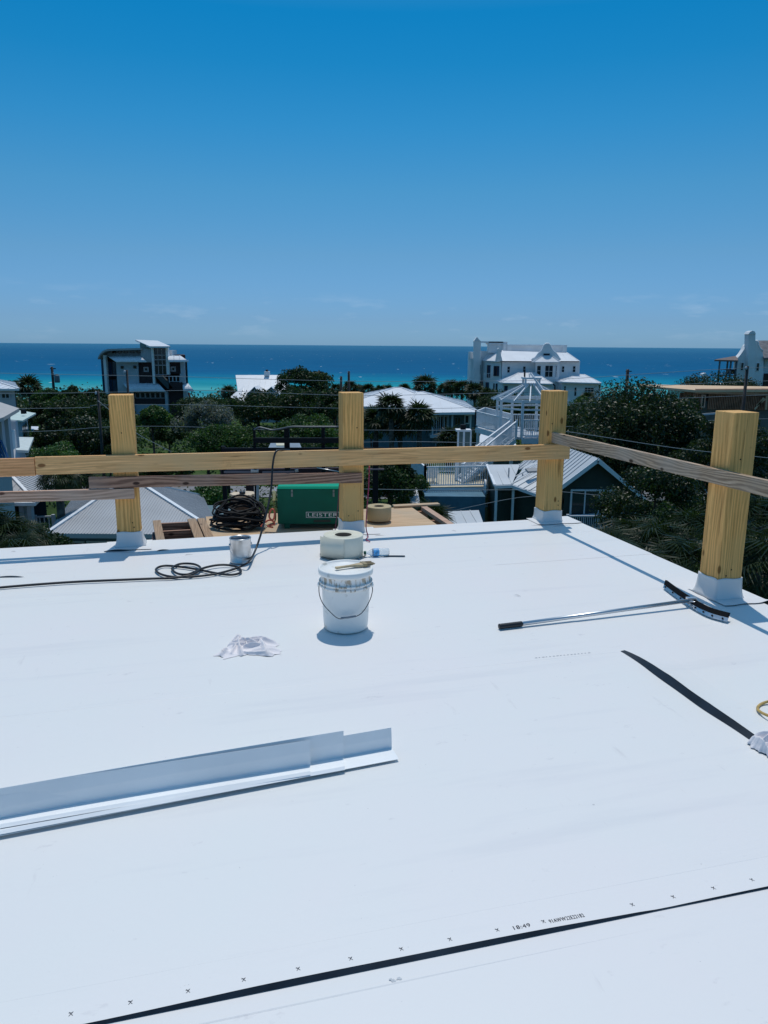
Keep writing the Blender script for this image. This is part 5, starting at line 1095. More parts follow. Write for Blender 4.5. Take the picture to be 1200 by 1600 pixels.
# ---- dark green house with standing seam roofs
def greenhouse():
    X = lambda x: 600+x/4; Yy = lambda y: 660+y/4; Y = 36
    t = house('dark green house with white corner boards and silver standing seam roofs', 850, Y)
    M_ = M_GRN
    # left gable wing: gable faces left, roof plane slopes toward us
    A, B_ = P(X(690), Yy(391), Y-1.2), P(X(800), Yy(386), Y-1.2)      # eave
    C_, D_ = P(X(850), Yy(262), Y+1.6), P(X(648), Yy(264), Y+1.6)
    mb = MB(); mb.slab([A, B_, C_, D_], .06); mb.ribs([A, B_, C_, D_], A, B_, .40, .025, .035); mb.build('roof', M_SEAM, t, world=True)
    E_ = P(X(955), Yy(442), Y-2.4); G_ = P(935, Yy(235), Y+1.4); H_ = P(X(1125), Yy(250), Y-.5)
    q = [B_, P(X(1010), Yy(462), Y-2.6), P(912, 712, Y+.8), C_+Vector((.3, 0, .02))]
    mb = MB(); mb.slab(q, .06); mb.ribs(q, q[0], q[1], .34, .025, .035); o = mb.build('roof', M_SEAM, t, world=True)
    mb = MB()
    for (x, y) in ((780, 312), (865, 348), (938, 715)):
        p = P(X(x), Yy(y), Y-.2); mb = MB(); mb.tube([p+Vector((0, 0, -.2)), p+Vector((0, 0, .22))], .035, 8); mb.build('vent_pipe', M_GROOF, t, world=True)
    p = P(X(925), Yy(305), Y-.9); mb = MB(); mb.box(-.3, .3, -.13, .13, 0, .10, Matrix.Translation(p+Vector((0, 0, .0))) @ Matrix.Rotation(R(20), 4, 'Z') @ Matrix.Rotation(R(25), 4, 'X')); mb.build('roof_vent', mat('grey_vent', (.33, .34, .35), .6), t, world=True)
    # gable wall on the left
    zb = gz(5, 36); g0, g1, g2 = P(X(618), Yy(330), Y+4.6), P(X(650), Yy(272), Y+1.8), P(X(697), Yy(398), Y-1.1)
    mb = MB(); mb.slab([g0, g1, g2, Vector((g2.x, g2.y, zb)), Vector((g0.x, g0.y, zb))], .3, Vector((1, .3, 0))); mb.build('gable_wall', M_, t, world=True)
    mb = MB(); mb.bar(g0+Vector((-.06, 0, .05)), g1+Vector((-.06, 0, .05)), .12, .1); mb.bar(g1+Vector((-.06, 0, .05)), g2+Vector((-.05, -.1, .05)), .12, .1); mb.build('barge_board', M_WHITE, t, world=True)
    c = P(X(660), Yy(415), Y+1.0); c.x -= .22; mb = MB(); d = (g2-g0); d.z = 0; d.normalize(); n = 24; pts = [c+d*(.30*math.cos(2*math.pi*k/n))+Vector((0, 0, .42*math.sin(2*math.pi*k/n))) for k in range(n+1)]
    mb.tube(pts, .06, 6); w_ = mb.build('window', M_WHITE, t, world=True); mb = MB(); mb.slab([p+Vector((-.02, 0, 0)) for p in pts[:-1]], .03, Vector((1, 0, 0))); g = mb.build('pane', M_GLASS, None); g.parent = w_
    for v in g.data.vertices: v.co -= t.location
    # front walls
    f0, f1 = g2+Vector((.02, .1, -.12)), P(X(806), Yy(400), Y-.7)
    f2 = P(X(1010), Yy(470), Y-2.0)
    for a, b, nm in ((f0, f1, 'front_wall'), (f1, f2, 'front_wall')):
        mb = MB(); mb.slab([Vector((a.x, a.y, a.z)), Vector((b.x, b.y, b.z)), Vector((b.x, b.y, zb)), Vector((a.x, a.y, zb))], .3, Vector((.15, 1, 0))); mb.build(nm, M_, t, world=True)
    for x0 in (X(697), X(802)):
        p = P(x0, Yy(400), Y-1.15); q_ = P(x0+3.5, Yy(400), Y-1.15); mb = MB(); mb.box(p.x, q_.x, p.y-.05, p.y+.1, zb, p.z); mb.build('corner_board', M_WHITE, t, world=True)
    mb = MB(); mb.bar(A+Vector((0, -.04, -.1)), B_+Vector((0, -.04, -.1)), .06, .14); mb.bar(q[0]+Vector((0, -.04, -.1)), q[1]+Vector((0, -.04, -.1)), .06, .14); mb.build('eave_strip', M_WHITE, t, world=True)  # white gutter along both eaves
    # right gable facing us
    Yg = 33.5; ap = P(931, 714, Yg); el = P(874, 757, Yg); er = P(1000, 771, Yg)
    mb = MB(); mb.slab([Vector((el.x+.25, Yg, el.z-.05)), Vector((el.x+.25, Yg, er.z-.5)), Vector((er.x-.2, Yg, er.z-.5)), Vector((er.x-.2, Yg, er.z+.08)), Vector((ap.x, Yg, ap.z-.1))][::-1], .3, Vector((0, 1, 0)))
    mb.box(el.x+.25, er.x-.2, Yg+.004, Yg+4, zb, er.z-.3); mb.build('gable_wall', M_, t, world=True)
    bk = Vector((-.9, 5.5, .0)); fr = Vector((0, -.35, 0))
    lq = [el+fr+Vector((-.1, 0, -.06)), ap+fr, ap+bk, el+bk+Vector((-.1, 0, -.06))]; mb = MB(); mb.slab(lq, .06); mb.ribs(lq, lq[0], lq[3], .36, .025, .035); mb.build('roof', M_SEAM, t, world=True)
    rq = [ap+fr, er+fr+Vector((.12, 0, -.1)), er+bk+Vector((.12, 0, -.1)), ap+bk]; mb = MB(); mb.slab(rq, .06); mb.ribs(rq, rq[1], rq[2], .36, .025, .035); mb.build('roof', M_SEAM, t, world=True)
    mb = MB(); mb.bar(ap+fr+Vector((0, -.03, -.1)), er+fr+Vector((.12, -.03, -.2)), .06, .17); mb.bar(ap+fr+Vector((0, -.03, -.1)), el+fr+Vector((-.1, -.03, -.16)), .06, .17); mb.build('barge_board', M_WHITE, t, world=True)
    rpart('corner_board', (990, 768, 993, 1000), Yg-.03, M_WHITE, t, .1)
    window(t, 889.5, 765, 957, 900, Yg-.05, M_WHITE, mat('dim_glass', (.015, .04, .05), .12, .6), .07, 3, 1, dep=.2)
    zp = P(946, 828, Yg-1.2).z; a, b = P(886, 825, Yg-1.3), P(948, 827, Yg-1.3); a.z = b.z = zp
    railing(t, a, b, .62, .085, M_GREYW, pick=.03); mb = MB(); mb.bar(P(886, 806, Yg-.3), P(1006, 800, Yg-.1), .12, .05); mb.build('ledge', M_WHITE, t, world=True)
    rpart('porch_wall', (885, 829, 960, 1300), Yg-1.25, M_, t, 1.2)
greenhouse()

# ---- timber-framed building site on the right
def site():
    Y = 74; t = house('unfinished timber-framed building with pale roof sheathing and brown studs', 1120, Y, 'building_site', 'building')
    X = lambda x: 1000+x/6; Yy = lambda y: 560+y/6
    mb = MB(); mb.slab([P(X(0), Yy(253), Y), P(X(520), Yy(297), Y-8), P(X(1500), Yy(292), Y-8), P(X(1500), Yy(268), Y+8), P(X(560), Yy(263), Y+10), P(X(0), Yy(243), Y+10)], .2); mb.build('roof_sheathing', M_OSB, t, world=True)
    # top plates and the back wall
    mb = MB(); y0 = Yy(300); mb.bar(P(X(520), Yy(305), Y-7.5), P(X(1500), Yy(300), Y-7.5), .2, .35); mb.bar(P(X(520), Yy(320), Y-7.6), P(X(1500), Yy(345), Y-7.6), .1, .15); mb.bar(P(X(520), Yy(312), Y-7.3), P(X(1500), Yy(330), Y-7.3), .1, .12); mb.build('top_plate', M_OLDP, t, world=True)
    mb = MB(); rr = random.Random(8)
    a, b = P(X(510), Yy(305), Y-7.4), P(X(1500), Yy(305), Y-7.4); n = 62
    for i in range(n):
        x = a.x+(b.x-a.x)*i/n; 
        if 5 < i < 9: continue
        mb.box(x, x+.06, Y-7.4, Y-7.25, P(X(510), Yy(478), Y-7.4).z, a.z)
    mb.build('stud_wall', M_STUD, t, world=True)
    mb = MB(); a, b = P(X(270), Yy(290), Y-1), P(X(510), Yy(310), Y-7)
    for i in range(18):
        p = a.lerp(b, i/17); mb.box(p.x-.03, p.x+.03, p.y, p.y+.12, P(X(380), Yy(470), p.y).z, p.z)
    mb.build('stud_wall', M_STUD, t, world=True)
    rpart('inner_sheathing', [(X(380), Yy(330), X(1500), Yy(478))], Y-4.5, mat('brown_sheathing', (.20, .10, .07), .85, noise=.3, nscale=.8), t, .3)
    mb = MB()
    for x0, y0, x1, y1 in ((1075, 478, 1160, 370), (1095, 440, 1175, 380), (1180, 480, 1190, 350)): mb.bar(P(X(x0), Yy(y0), Y-7.7), P(X(x1), Yy(y1), Y-7.7), .08, .14)
    mb.build('brace', M_PLY, t, world=True)
    rpart('lower_wall', [(X(420), Yy(478), X(1500), 760)], Y-7, mat('grey_green_block', (.10, .12, .11), .9, noise=.15), t, 6)
    rpart('lower_wall', [(X(520), Yy(400), X(700), Yy(478)), (X(760), Yy(420), X(930), Yy(478))], Y-7.2, MATS['grey_green_block'], t, .1)
    window(t, X(574), Yy(340), X(612), Yy(460), Y-7.5, M_OLDP, M_GLASS, .1)
    mb = MB(); mb.bar(P(X(420), Yy(540), Y-9), P(X(720), Yy(515), Y-9), .1, .15); mb.build('low_rail', M_GREYW, t, world=True)
site()
# ---- white house with chimney at the right
def righthouse():
    Y = 104; X = lambda x: 900+x/4; Yy = lambda y: 500+y/4
    t = house('white house with curved gable, chimney and dark porch at the right edge', 1180, Y)
    pts = [(1003, 420), (1003, 300), (1012, 235), (1030, 215), (1050, 185), (1062, 160), (1075, 148), (1126, 128), (1135, 140), (1140, 165), (1150, 180), (1166, 195), (1172, 235), (1172, 420)]
    mb = MB(); mb.slab([P(X(x), Yy(y), Y) for x, y in pts], 3, Vector((.3, 1, 0))); mb.build('gable_wall', M_STUCCO, t, world=True)
    rpart('wall', (X(1004), Yy(418), X(1600), 660), Y+.1, M_STUCCO, t, 9); rpart('wall', (X(1172), Yy(240), X(1600), Yy(418)), Y+1, M_STUCCO, t, 8)
    mb = MB(); mb.tube([P(X(x), Yy(y), Y+.1) for x, y in pts[7:12]], .16, 6); mb.build('gable_coping', M_WHITE, t, world=True)
    mb = MB(); a = P(X(1072), Yy(420), Y-.8); b = P(X(1114), Yy(420), Y-.8); c, d = P(X(1122), Yy(86), Y-.8), P(X(1080), Yy(86), Y-.8); mb.slab([a, b, c, d], 1.2, Vector((0, 1, 0))); mb.build('chimney', M_STUCCO, t, world=True)
    mb = MB(); mb.slab([P(X(1078), Yy(88), Y-.9), P(X(1124), Yy(88), Y-.9), P(X(1118), Yy(72), Y-.9), P(X(1104), Yy(67), Y-.9), P(X(1090), Yy(72), Y-.9)], 1.4, Vector((0, 1, 0))); mb.build('chimney_cap', M_WHITE, t, world=True)
    q = [P(X(1174), Yy(236), Y-.5), P(X(1650), Yy(236), Y-.5), P(X(1600), Yy(128), Y+5), P(X(1128), Yy(128), Y+5)]; mb = MB(); mb.slab(q, .2); mb.build('roof', mat('grey_shingle', (.14, .14, .15), .9, noise=.25, nscale=2), t, world=True)
    for a in ((1028, 265, 1048, 316), (1125, 267, 1146, 320)): window(t, X(a[0]), Yy(a[1]), X(a[2]), Yy(a[3]), Y-.06, M_WHITE, M_GLASS, .06)
    window(t, X(1170), Yy(335), X(1260), Yy(415), Y-.05, M_DARKW, M_GLASS, .2, 3)
    # porch
    e = [P(X(865), Yy(248), Y-2), P(X(1014), Yy(252), Y-2), P(X(1014), Yy(246), Y+3), P(X(880), Yy(244), Y+3)]; r_ = P(X(985), Yy(226), Y+1)
    hip(t, 'porch_roof', e, [r_, r_+Vector((.3, 0, 0))], mat('brown_roof', (.16, .12, .11), .8, noise=.2), .2, 0, cap=False)
    for x, yb, dY in ((895, 378, -1.8), (944, 380, 1), (965, 380, -1.8), (1000, 378, -1.8)):
        a, b = P(X(x-5), Yy(yb+30), Y+dY), P(X(x+5), Yy(250), Y+dY); mb = MB(); mb.box(a.x, b.x, Y+dY, Y+dY+.3, a.z-.5, b.z); mb.build('porch_post', mat('grey_blue_post', (.10, .14, .18), .7), t, world=True)
    mb = MB(); mb.bar(P(X(893), Yy(308), Y-1.8), P(X(1003), Yy(312), Y-1.8), .08, .1); mb.bar(P(X(893), Yy(345), Y-1.8), P(X(1003), Yy(345), Y-1.8), .08, .1)
    rb(mb, X(955), Yy(310), X(998), Yy(338), Y-1.2, .4); mb.build('porch_rail', M_DARKW, t, world=True)
    Yc = 100; t2 = house('small white capped chimney standing alone over the sea', 1102, Yc, 'chimney', 'chimney')
    rpart('shaft', (X(795), Yy(350), X(820), 640), Yc, M_STUCCO, t2, .8); a, b, c = P(X(793), Yy(350), Yc-.1), P(X(822), Yy(350), Yc-.1), P(X(812), Yy(331), Yc-.1); mb = MB(); mb.slab([a, b, c, P(X(797), Yy(336), Yc-.1)], 1.0, Vector((0, 1, 0))); mb.build('cap', M_WHITE, t2, world=True)
righthouse()

# ---- houses along the left edge
def leftside():
    X = lambda x: x/10.66; Yy = lambda y: 580+y/10.66
    Y = 62; t = house('white-roofed grey house at the far left edge behind the others', 5, Y)
    rpart('wall', (-120, Yy(300), X(280), 720), Y, M_GREYW, t, 8, sk=-.5)
    B = Vector((-4.8, 9.5, 0)); hip(t, 'roof', [P(-130, Yy(290), Y-.7), P(X(320), Yy(292), Y-.7), P(X(320), Yy(292), Y-.7)+B, P(-130, Yy(290), Y-.7)+B], [P(-75, Yy(110), Y+4), P(-22, Yy(112), Y+4)], M_WROOF, .15, .6)
    window(t, X(20), Yy(365), X(170), Yy(460), Y-.05, M_GREYW, M_GLASS, .08, 2)
    # pale green roofed cottage
    Y = 46; t = house('little cottage with a pale green roof and black vent at the left', 30, Y, 'cottage', 'cottage')
    q = [P(X(150), Yy(805), Y), P(X(375), Yy(822), Y-.4), P(X(598), Yy(697), Y+5), P(X(250), Yy(640), Y+6)]
    mb = MB(); mb.slab(q, .1); mb.build('roof', mat('pale_green_roof', (.50, .60, .56), .7, noise=.08, nscale=1), t, world=True); z0 = gz(-20, Y)
    a, b, c = q[0]+Vector((.2, .3, -.1)), q[1]+Vector((-.3, .3, -.1)), q[2]+Vector((-.5, -.2, -.1))
    mb = MB(); mb.slab([a, b, Vector((b.x, b.y, z0)), Vector((a.x, a.y, z0))], .2, Vector((0, 1, 0))); mb.slab([b, c, Vector((c.x, c.y, z0)), Vector((b.x, b.y, z0))], .2, Vector((-1, 0, 0))); mb.build('wall', mat('blue_grey_render', (.26, .34, .38), .8, noise=.08), t, world=True)
    for f0, f1 in ((.08, .28), (.36, .5), (.56, .8)):
        p0, p1 = b.lerp(c, f0), b.lerp(c, f1); mb = MB(); mb.slab([p0+Vector((.05, -.03, -.35)), p1+Vector((.05, -.03, -.35)), p1+Vector((.05, -.03, -1.3)), p0+Vector((.05, -.03, -1.3))], .04, Vector((.6, -.6, 0))); mb.build('window', mat('teal_pane', (.03, .12, .13), .2), t, world=True)
    window(t, X(180), Yy(845), X(235), Yy(985), Y+.2, M_WHITE, mat('teal_pane', (.03, .12, .13), .2), .06)
    mb = MB(); rb(mb, X(345), Yy(640), X(405), Yy(712), Y+2.5, .3); mb.build('roof_vent', M_DSTEEL, t, world=True)
    mb = MB(); mb.slab([P(X(520), Yy(975), Y+4), P(X(640), Yy(975), Y+4), P(X(640), Yy(920), Y+7), P(X(520), Yy(918), Y+7)], .1); mb.build('side_canopy', M_WROOF, t, world=True)
    # porch with slanted roof, fence wall and blue boards
    Y = 27; t = house('white porch with tan sloping roof and blue boards leaning at the left edge', 8, Y, 'porch', 'porch')
    q = [P(-60, Yy(1000), Y-3), P(X(60), Yy(765), Y-1.0), P(X(318), Yy(618), Y+1.5), P(X(0), Yy(515), Y+5), P(-60, Yy(560), Y+5)]
    mb = MB(); mb.slab(q, .12); mb.build('roof', mat('tan_roof', (.45, .43, .41), .7, noise=.06), t, world=True)
    z0 = P(10, 720, Y).z
    rpart('column', (X(95), Yy(720), X(160), 722), Y, M_GREYW, t, .2); rpart('column', (X(10), Yy(770), X(48), 722), Y-.3, M_GREYW, t, .2)
    mb = MB(); mb.slab([P(X(175), Yy(1055), Y+.1), P(X(250), Yy(975), Y+2), P(X(285), Yy(1260), Y+2), P(X(200), Yy(1330), Y+.1)], .12, Vector((-1, 0, 0))); mb.build('side_wall', M_WHITE, t, world=True)
    mb = MB()
    for i in range(6):
        p = P(-14+i*5.3, Yy(1440), Y-.7); q_ = P(-24+i*5.0, Yy(1150), Y-.6); mb.bar(p, q_, .08, .03)
    mb.build('blue_board', mat('blue_paint', (.03, .10, .24), .5, noise=.15), t, world=True)
    rpart('dark_opening', (-60, Yy(820), X(50), 722), Y+2, mat('navy_wall', (.02, .05, .10), .7), t, .2)
    rpart('inner_wall', (X(160), Yy(830), X(275), 700), Y+6, M_GREYW, t, .2)
    rpart('base_wall', (-120, 722, 20, 1000), Y, M_GREYW, t, 5, sk=-.52)
    # sunlit terrace between
    t = house('pale paved terrace beside the cottage at the left', 36, 40, 'terrace', 'terrace'); mb = MB(); mb.slab([P(X(270), Yy(1310), 36), P(X(470), Yy(1320), 36), P(X(560), Yy(1100), 44), P(X(270), Yy(1095), 44)], .12); mb.build('slab', mat('pale_paving', (.55, .60, .58), .9, noise=.1), t, world=True)
    # grey-roofed house with porch, lower left
    Y = 29; t = house('grey hip-roofed house with white porch columns at the lower left edge', 30, Y)
    B = Vector((0, 8, 0)); X4 = lambda x: x/7.5; Y4 = lambda y: 720+y/7.5
    el, er = P(-160, 787, Y-.8), P(X4(410), Y4(475), Y-.8); bl, br = P(-60, 704, Y+8), P(X4(690), Y4(-18), Y+5.5)
    hip(t, 'roof', [el, er, Vector((P(95, 718, Y+5).x, Y+5, er.z)), Vector((P(-120, 718, Y+5).x, Y+5, er.z))], [P(-50, 716, Y+2.6), P(-8, 716, Y+2.6)], M_GROOF, .18, .3, .02, .025, cap=.12, caps_m=M_WHITE)
    rpart('fascia', (-160, 785.5, X4(405), 789), Y-.9, M_WHITE, t, .1)
    rpart('wall', (-160, 786, X4(400), 1100), Y+1.6, M_DARKW, t, 6, sk=-.5); rpart('side_wall', (X4(395), Y4(440), X4(560), 1100), Y+3, mat('navy_wall2', (.03, .07, .11), .7, noise=.1), t, 3, sk=-.5)
    for x in (245, 335): rpart('porch_column', (X4(x), Y4(520), X4(x+50), 1000), Y-.6, M_GREYW, t, .25)
    rpart('porch_floor', (-160, 850, 52, 860), Y-1, M_GREYW, t, 2.5)
    railing(t, P(X4(425), Y4(835), Y+1), P(X4(640), Y4(828), Y+1), .62, .16, M_GREYW)
    window(t, -10, 800, 20, 860, Y+1.55, M_BLUEW, M_BGLASS, .1, 2)
    t = house('pale grey sloping roof just above the rail at the left edge', 60, 33, 'annex', 'annex')
    q = [P(-60, 800, 33), P(66, 772, 33), P(98, 716, 39), P(35, 697, 41), P(-60, 705, 41)]
    mb = MB(); mb.slab(q, .15); mb.build('roof', M_GROOF, t, world=True)
    rpart('wall', (-60, 790, 50, 1000), 34.5, M_BLUEW, t, 3, sk=-.5)
    # big hip roof in front
    Y = 24; t = house('house with a large grey ribbed hip roof and white hip caps', 200, Y)
    e0, e1 = P(74, 840, Y), P(345, 829, Y); e2, e3 = P(322, 760, Y+8.2), P(128, 738, Y+8.2)
    a = e0; b = e1; zc = (a.z+b.z)/2; a.z = b.z = zc; c_ = Vector((P(318, 800, Y+6.5).x, Y+6.5, zc)); d_ = Vector((P(120, 800, Y+6.5).x, Y+6.5, zc))
    r0 = P(178, 776, Y+3.2); r1 = P(213, 768, Y+3.4); r1.z = r0.z
    ap0, ap1 = P(193, 752, Y+4.2), P(214, 752, Y+4.2)
    hip(t, 'roof', [a, b, c_, d_], [ap0, ap1], M_GROOF, .15, .10, .015, .03, cap=.13, caps_m=M_WHITE)
    rpart('wall', (96, 838, 330, 1100), Y+.6, M_BLUEW, t, 5)
    for x0, x1 in ((104, 133), (137, 175), (226, 252)): window(t, x0, 845, x1, 880, Y+.55, M_GREYW, M_GLASS, .06, 1)
    railing(t, P(90, 865, Y-.2), P(95, 866, Y+.8), .5, .1, M_WHITE)
    mb = MB(); a, b = P(206, 737, 55), P(238, 737, 55); rb(mb, 208, 733, 240, 742, 50, 1); 
leftside()

# ---- poles and wires
def poles():
    g = 'utility poles'
    def pole(x, yt, Y, w_, lab, kit=0, yb=None):
        p = P(x, yt, Y); t = thing('utility_pole', lab, 'utility pole', (p.x, Y, gz(p.x, Y)), 0, g); z0 = gz(p.x, Y)
        mb = MB(); mb.tube([(0, 0, -.3), (0, 0, (p.z-z0)*.5), (0, 0, p.z-z0)], w_, 10, taper=.75); mb.build('shaft', mat('pole_wood', (.045, .04, .038), .85, noise=.3), t); h = p.z-z0
        if kit:
            mb = MB(); mb.lathe([(0, 0), (.32, 0), (.34, .1), (.34, .9), (.3, 1.0), (0, 1.05)], 14, Matrix.Translation((.62, -.1, h-kit-.5))); mb.build('transformer', mat('grey_tank', (.12, .16, .18), .5), t)
            mb = MB(); mb.bar((-.25, 0, h-.25), (.5, 0, h-.25), .1, .12); mb.bar((0, 0, h-kit+.4), (.8, -.1, h-kit+.6), .08, .08); mb.build('cross_arm', M_DSTEEL, t)
        for k in (.15, .9) if kit else (.2,):
            mb = MB(); mb.lathe([(0, 0), (.06, .0), (.08, .08), (.05, .16), (0, .2)], 8, Matrix.Translation((-.1 if k < .5 else .15, -.05, h-k))); mb.build('insulator', M_GREYW, t)
    pole(81, 573, 105, .22, 'utility pole with a box near its top, over the sea at the far left', 1.6); pole(198, 578, 45, .085, 'dark pole top rising behind the leftmost timber post')
    pole(153, 611, 45, .10, 'thin grey pole among the trees left of the first post'); pole(533, 588, 95, .2, 'left one of the two close poles above the second post')
    pole(545, 580, 100, .2, 'right taller one of the two close poles above the second post'); pole(981, 577, 100, .26, 'utility pole with transformer against the sea by the dark tree', 3.4)
    pole(1168, 572, 45, .115, 'dark leaning pole in front of the timber-framed building')
    YW = 45
    def wire(pts, lab, Y=YW, r=.0125):
        key = [P(x, y, Y) for x, y in pts]; mb = MB(); mb.tube(smooth(key, 4), r, 6); o = mb.build('overhead_wire', mat('wire_grey', (.34, .37, .39), .8, .1), None); tag(o, lab, 'wire', 'overhead wires')
    wire([(-260, 578), (150, 586), (300, 589), (430, 593), (580, 596), (730, 595.5), (870, 593), (1168, 575), (1500, 570)], 'topmost overhead wire crossing in front of the sea')
    wire([(-260, 616), (110, 614), (300, 610), (430, 614), (570, 618), (770, 614), (880, 611), (1168, 596), (1500, 590)], 'second overhead wire from the top')
    wire([(-260, 640), (110, 637.5), (150, 633), (300, 632.5), (420, 635.5), (570, 638), (770, 636), (1168, 618), (1500, 612)], 'third overhead wire from the top')
    wire([(-260, 680), (50, 674.5), (170, 667), (280, 666.5), (400, 671), (570, 672), (770, 671), (1168, 655), (1500, 650)], 'fourth overhead wire from the top')
    wire([(560, 691), (640, 690), (703, 691), (760, 692)], 'short wire passing just above the front rail', 40)
    wire([(560, 764), (700, 766), (840, 766), (950, 775), (1105, 785), (1300, 800)], 'low wire crossing in front of the green house', 30, .012)
    wire([(870, 672), (950, 684), (1020, 695), (1106, 706), (1300, 725)], 'wire above the grey right-hand rail', 30, .012)
    wire([(670, 808), (735, 792), (800, 779), (835, 775), (870, 770)], 'slanting service wire in front of the dark green wall', 28, .01)
    wire([(153, 626), (180, 648), (215, 678), (245, 694), (268, 706)], 'slanting guy wire running down to the right from the thin grey pole', 44, .016)
poles()

# ================================================================== VEGETATION
def mesh_np(name, V, Fq, m, loc, parent=None):
    me = bpy.data.meshes.new(name); nv, nf = len(V), len(Fq); k = Fq.shape[1]
    me.vertices.add(nv); me.vertices.foreach_set('co', V.astype(np.float32).ravel())
    me.loops.add(nf*k); me.loops.foreach_set('vertex_index', Fq.astype(np.int32).ravel())
    me.polygons.add(nf); me.polygons.foreach_set('loop_start', np.arange(0, nf*k, k, dtype=np.int32))
    me.materials.append(m); me.update(calc_edges=True); o = bpy.data.objects.new(name, me); COL.objects.link(o)
    if parent: o.parent = parent
    o.location = loc; return o
def leaves(rg, cen, nrm, size, aspect=.5, jit=.75):
    """two-triangle-wide folded leaf blades at cen facing roughly nrm"""
    n = len(cen); d = nrm+rg.normal(0, jit, (n, 3)); d /= np.linalg.norm(d, axis=1)[:, None]
    a = np.cross(d, rg.normal(0, 1, (n, 3))); a /= np.linalg.norm(a, axis=1)[:, None]; b = np.cross(d, a)
    s = size*rg.uniform(.6, 1.3, (n, 1)); L_ = a*s; w_ = b*s*aspect*.5
    V = np.stack([cen-L_*.5, cen+w_+d*s*.08, cen+L_*.5, cen-w_+d*s*.08], 1).reshape(-1, 3)
    return V, np.arange(4*n).reshape(n, 4)
def crown_pts(rg, rx, ry, rz, n, nclump, cr, flat=.55):
    ph = rg.uniform(0, 2*np.pi, nclump); ct = rg.uniform(-flat, 1, nclump); st = np.sqrt(1-ct**2); rr = rg.uniform(.55, .92, nclump)**.8
    C = np.stack([rx*st*np.cos(ph)*rr, ry*st*np.sin(ph)*rr, rz*ct*rr], 1); cs = cr*rg.uniform(.6, 1.35, nclump)
    k = rg.integers(0, nclump, n); d = rg.normal(0, 1, (n, 3)); d[:, 2] += .35; d /= np.linalg.norm(d, axis=1)[:, None]
    r = cs[k]*rg.uniform(.15, 1.0, n)**.45; return C[k]+d*r[:, None]*np.array([1, 1, .8]), d, C
def tree(name, lab, px, yt, hw, Y, kind, n=2500, size=.3, asp=1.0, yb=None, group=None, cat='tree', seed=None, clumps=22, cl=.36):
    rg = np.random.default_rng(seed if seed is not None else abs(int(px*7+Y*13)))
    top = P(px, yt, Y); z0 = gz(top.x, Y); rx = hw/F*Y; h = top.z-z0; rz = min(h*.5, rx*asp) if yb is None else (top.z-P(px, yb, Y).z)/2
    t = thing(name, lab, cat, (top.x, Y, z0), 0, group); cz = h-rz
    n = int(n*2.1); size *= .72
    V, d, C = crown_pts(rg, rx, rx*.9, rz, n, clumps, rx*cl); lv, fq = leaves(rg, V, d, size, .6)
    # keep leaves above the ground
    mesh_np('crown', lv, fq, LF[kind], (0, 0, cz), t)
    mb = MB(); tr = max(.06, rx*.07); fork = Vector((0, 0, max(.25, cz-rz*.5)))
    mb.tube([(0, 0, -.2), fork*.5+Vector((tr*.6, 0, 0)), fork], tr, 8, taper=.65)
    for c in C[:8]: e_ = Vector((c[0]*.8, c[1]*.8, cz+c[2]*.8)); mb.tube([fork, fork.lerp(e_, .5)+Vector((0, 0, -.05*rx)), e_], tr*.5, 6, taper=.3)
    mb.build('trunk', M_BARK, t); return t
def fan(rg, n_seg=15, L_=.75, spread=200, droop=.35, wd=.05):
    """one palmetto fan leaf in its own frame, petiole along +x"""
    V = []; Fq = []
    for i in range(n_seg):
        a = math.radians(-spread/2+spread*i/(n_seg-1)); l = L_*(1-.28*abs(a)/math.radians(spread/2))*rg.uniform(.88, 1.08); ca, sa = math.cos(a), math.sin(a)
        w_ = wd; dz = droop*l*rg.uniform(.4, 1.3); fold = .03
        p = [(0.0, 0, 0), (l*.5*ca-sa*w_*.5, l*.5*sa+ca*w_*.5, fold+.04*L_), (l*.5*ca+sa*w_*.5, l*.5*sa-ca*w_*.5, fold+.04*L_), (l*ca, l*sa, -dz)]
        o = len(V); V += p; Fq += [(o, o+2, o+1, o+1), (o+1, o+2, o+3, o+3)]
    return np.array(V), Fq
def palm_crown(rg, nf=28, pet=.8, L_=.75, seg=15, wd=.05, low=-.6, droop=.35):
    VV = []; TT = []
    o = 0
    for k in range(nf):
        az = 2*math.pi*(k*.618)+rg.uniform(-.2, .2); el = low+(1.35-low)*((k+.5)/nf)**.8+rg.uniform(-.1, .1); el = min(el, 1.45)
        d = np.array([math.cos(az)*math.cos(el), math.sin(az)*math.cos(el), math.sin(el)]); sd = np.array([-math.sin(az), math.cos(az), 0]); u = np.cross(d, sd)
        d2 = d*.92+np.array([0, 0, -.28]); d2 /= np.linalg.norm(d2); u2 = np.cross(d2, sd)
        V, Fq = fan(rg, seg, L_*rg.uniform(.8, 1.15), 210, droop, wd)
        tw = rg.uniform(-1.1, 1.1); sd3 = sd*math.cos(tw)+u2*math.sin(tw); u3 = -sd*math.sin(tw)+u2*math.cos(tw)
        pl = pet*rg.uniform(.7, 1.1); base = d*pl
        Wd = base+V[:, :1]*d2+V[:, 1:2]*sd3-V[:, 2:3]*u3*(-1 if False else 1)*-1
        VV.append(Wd); TT += [tuple(i+o for i in f[:3]) for f in Fq]; o += len(V)
        pw_ = .012; pv = np.array([sd*pw_, -sd*pw_, base-sd*pw_, base+sd*pw_]); VV.append(pv); TT += [(o, o+1, o+2), (o, o+2, o+3)]; o += 4
    return np.concatenate(VV), np.array(TT)
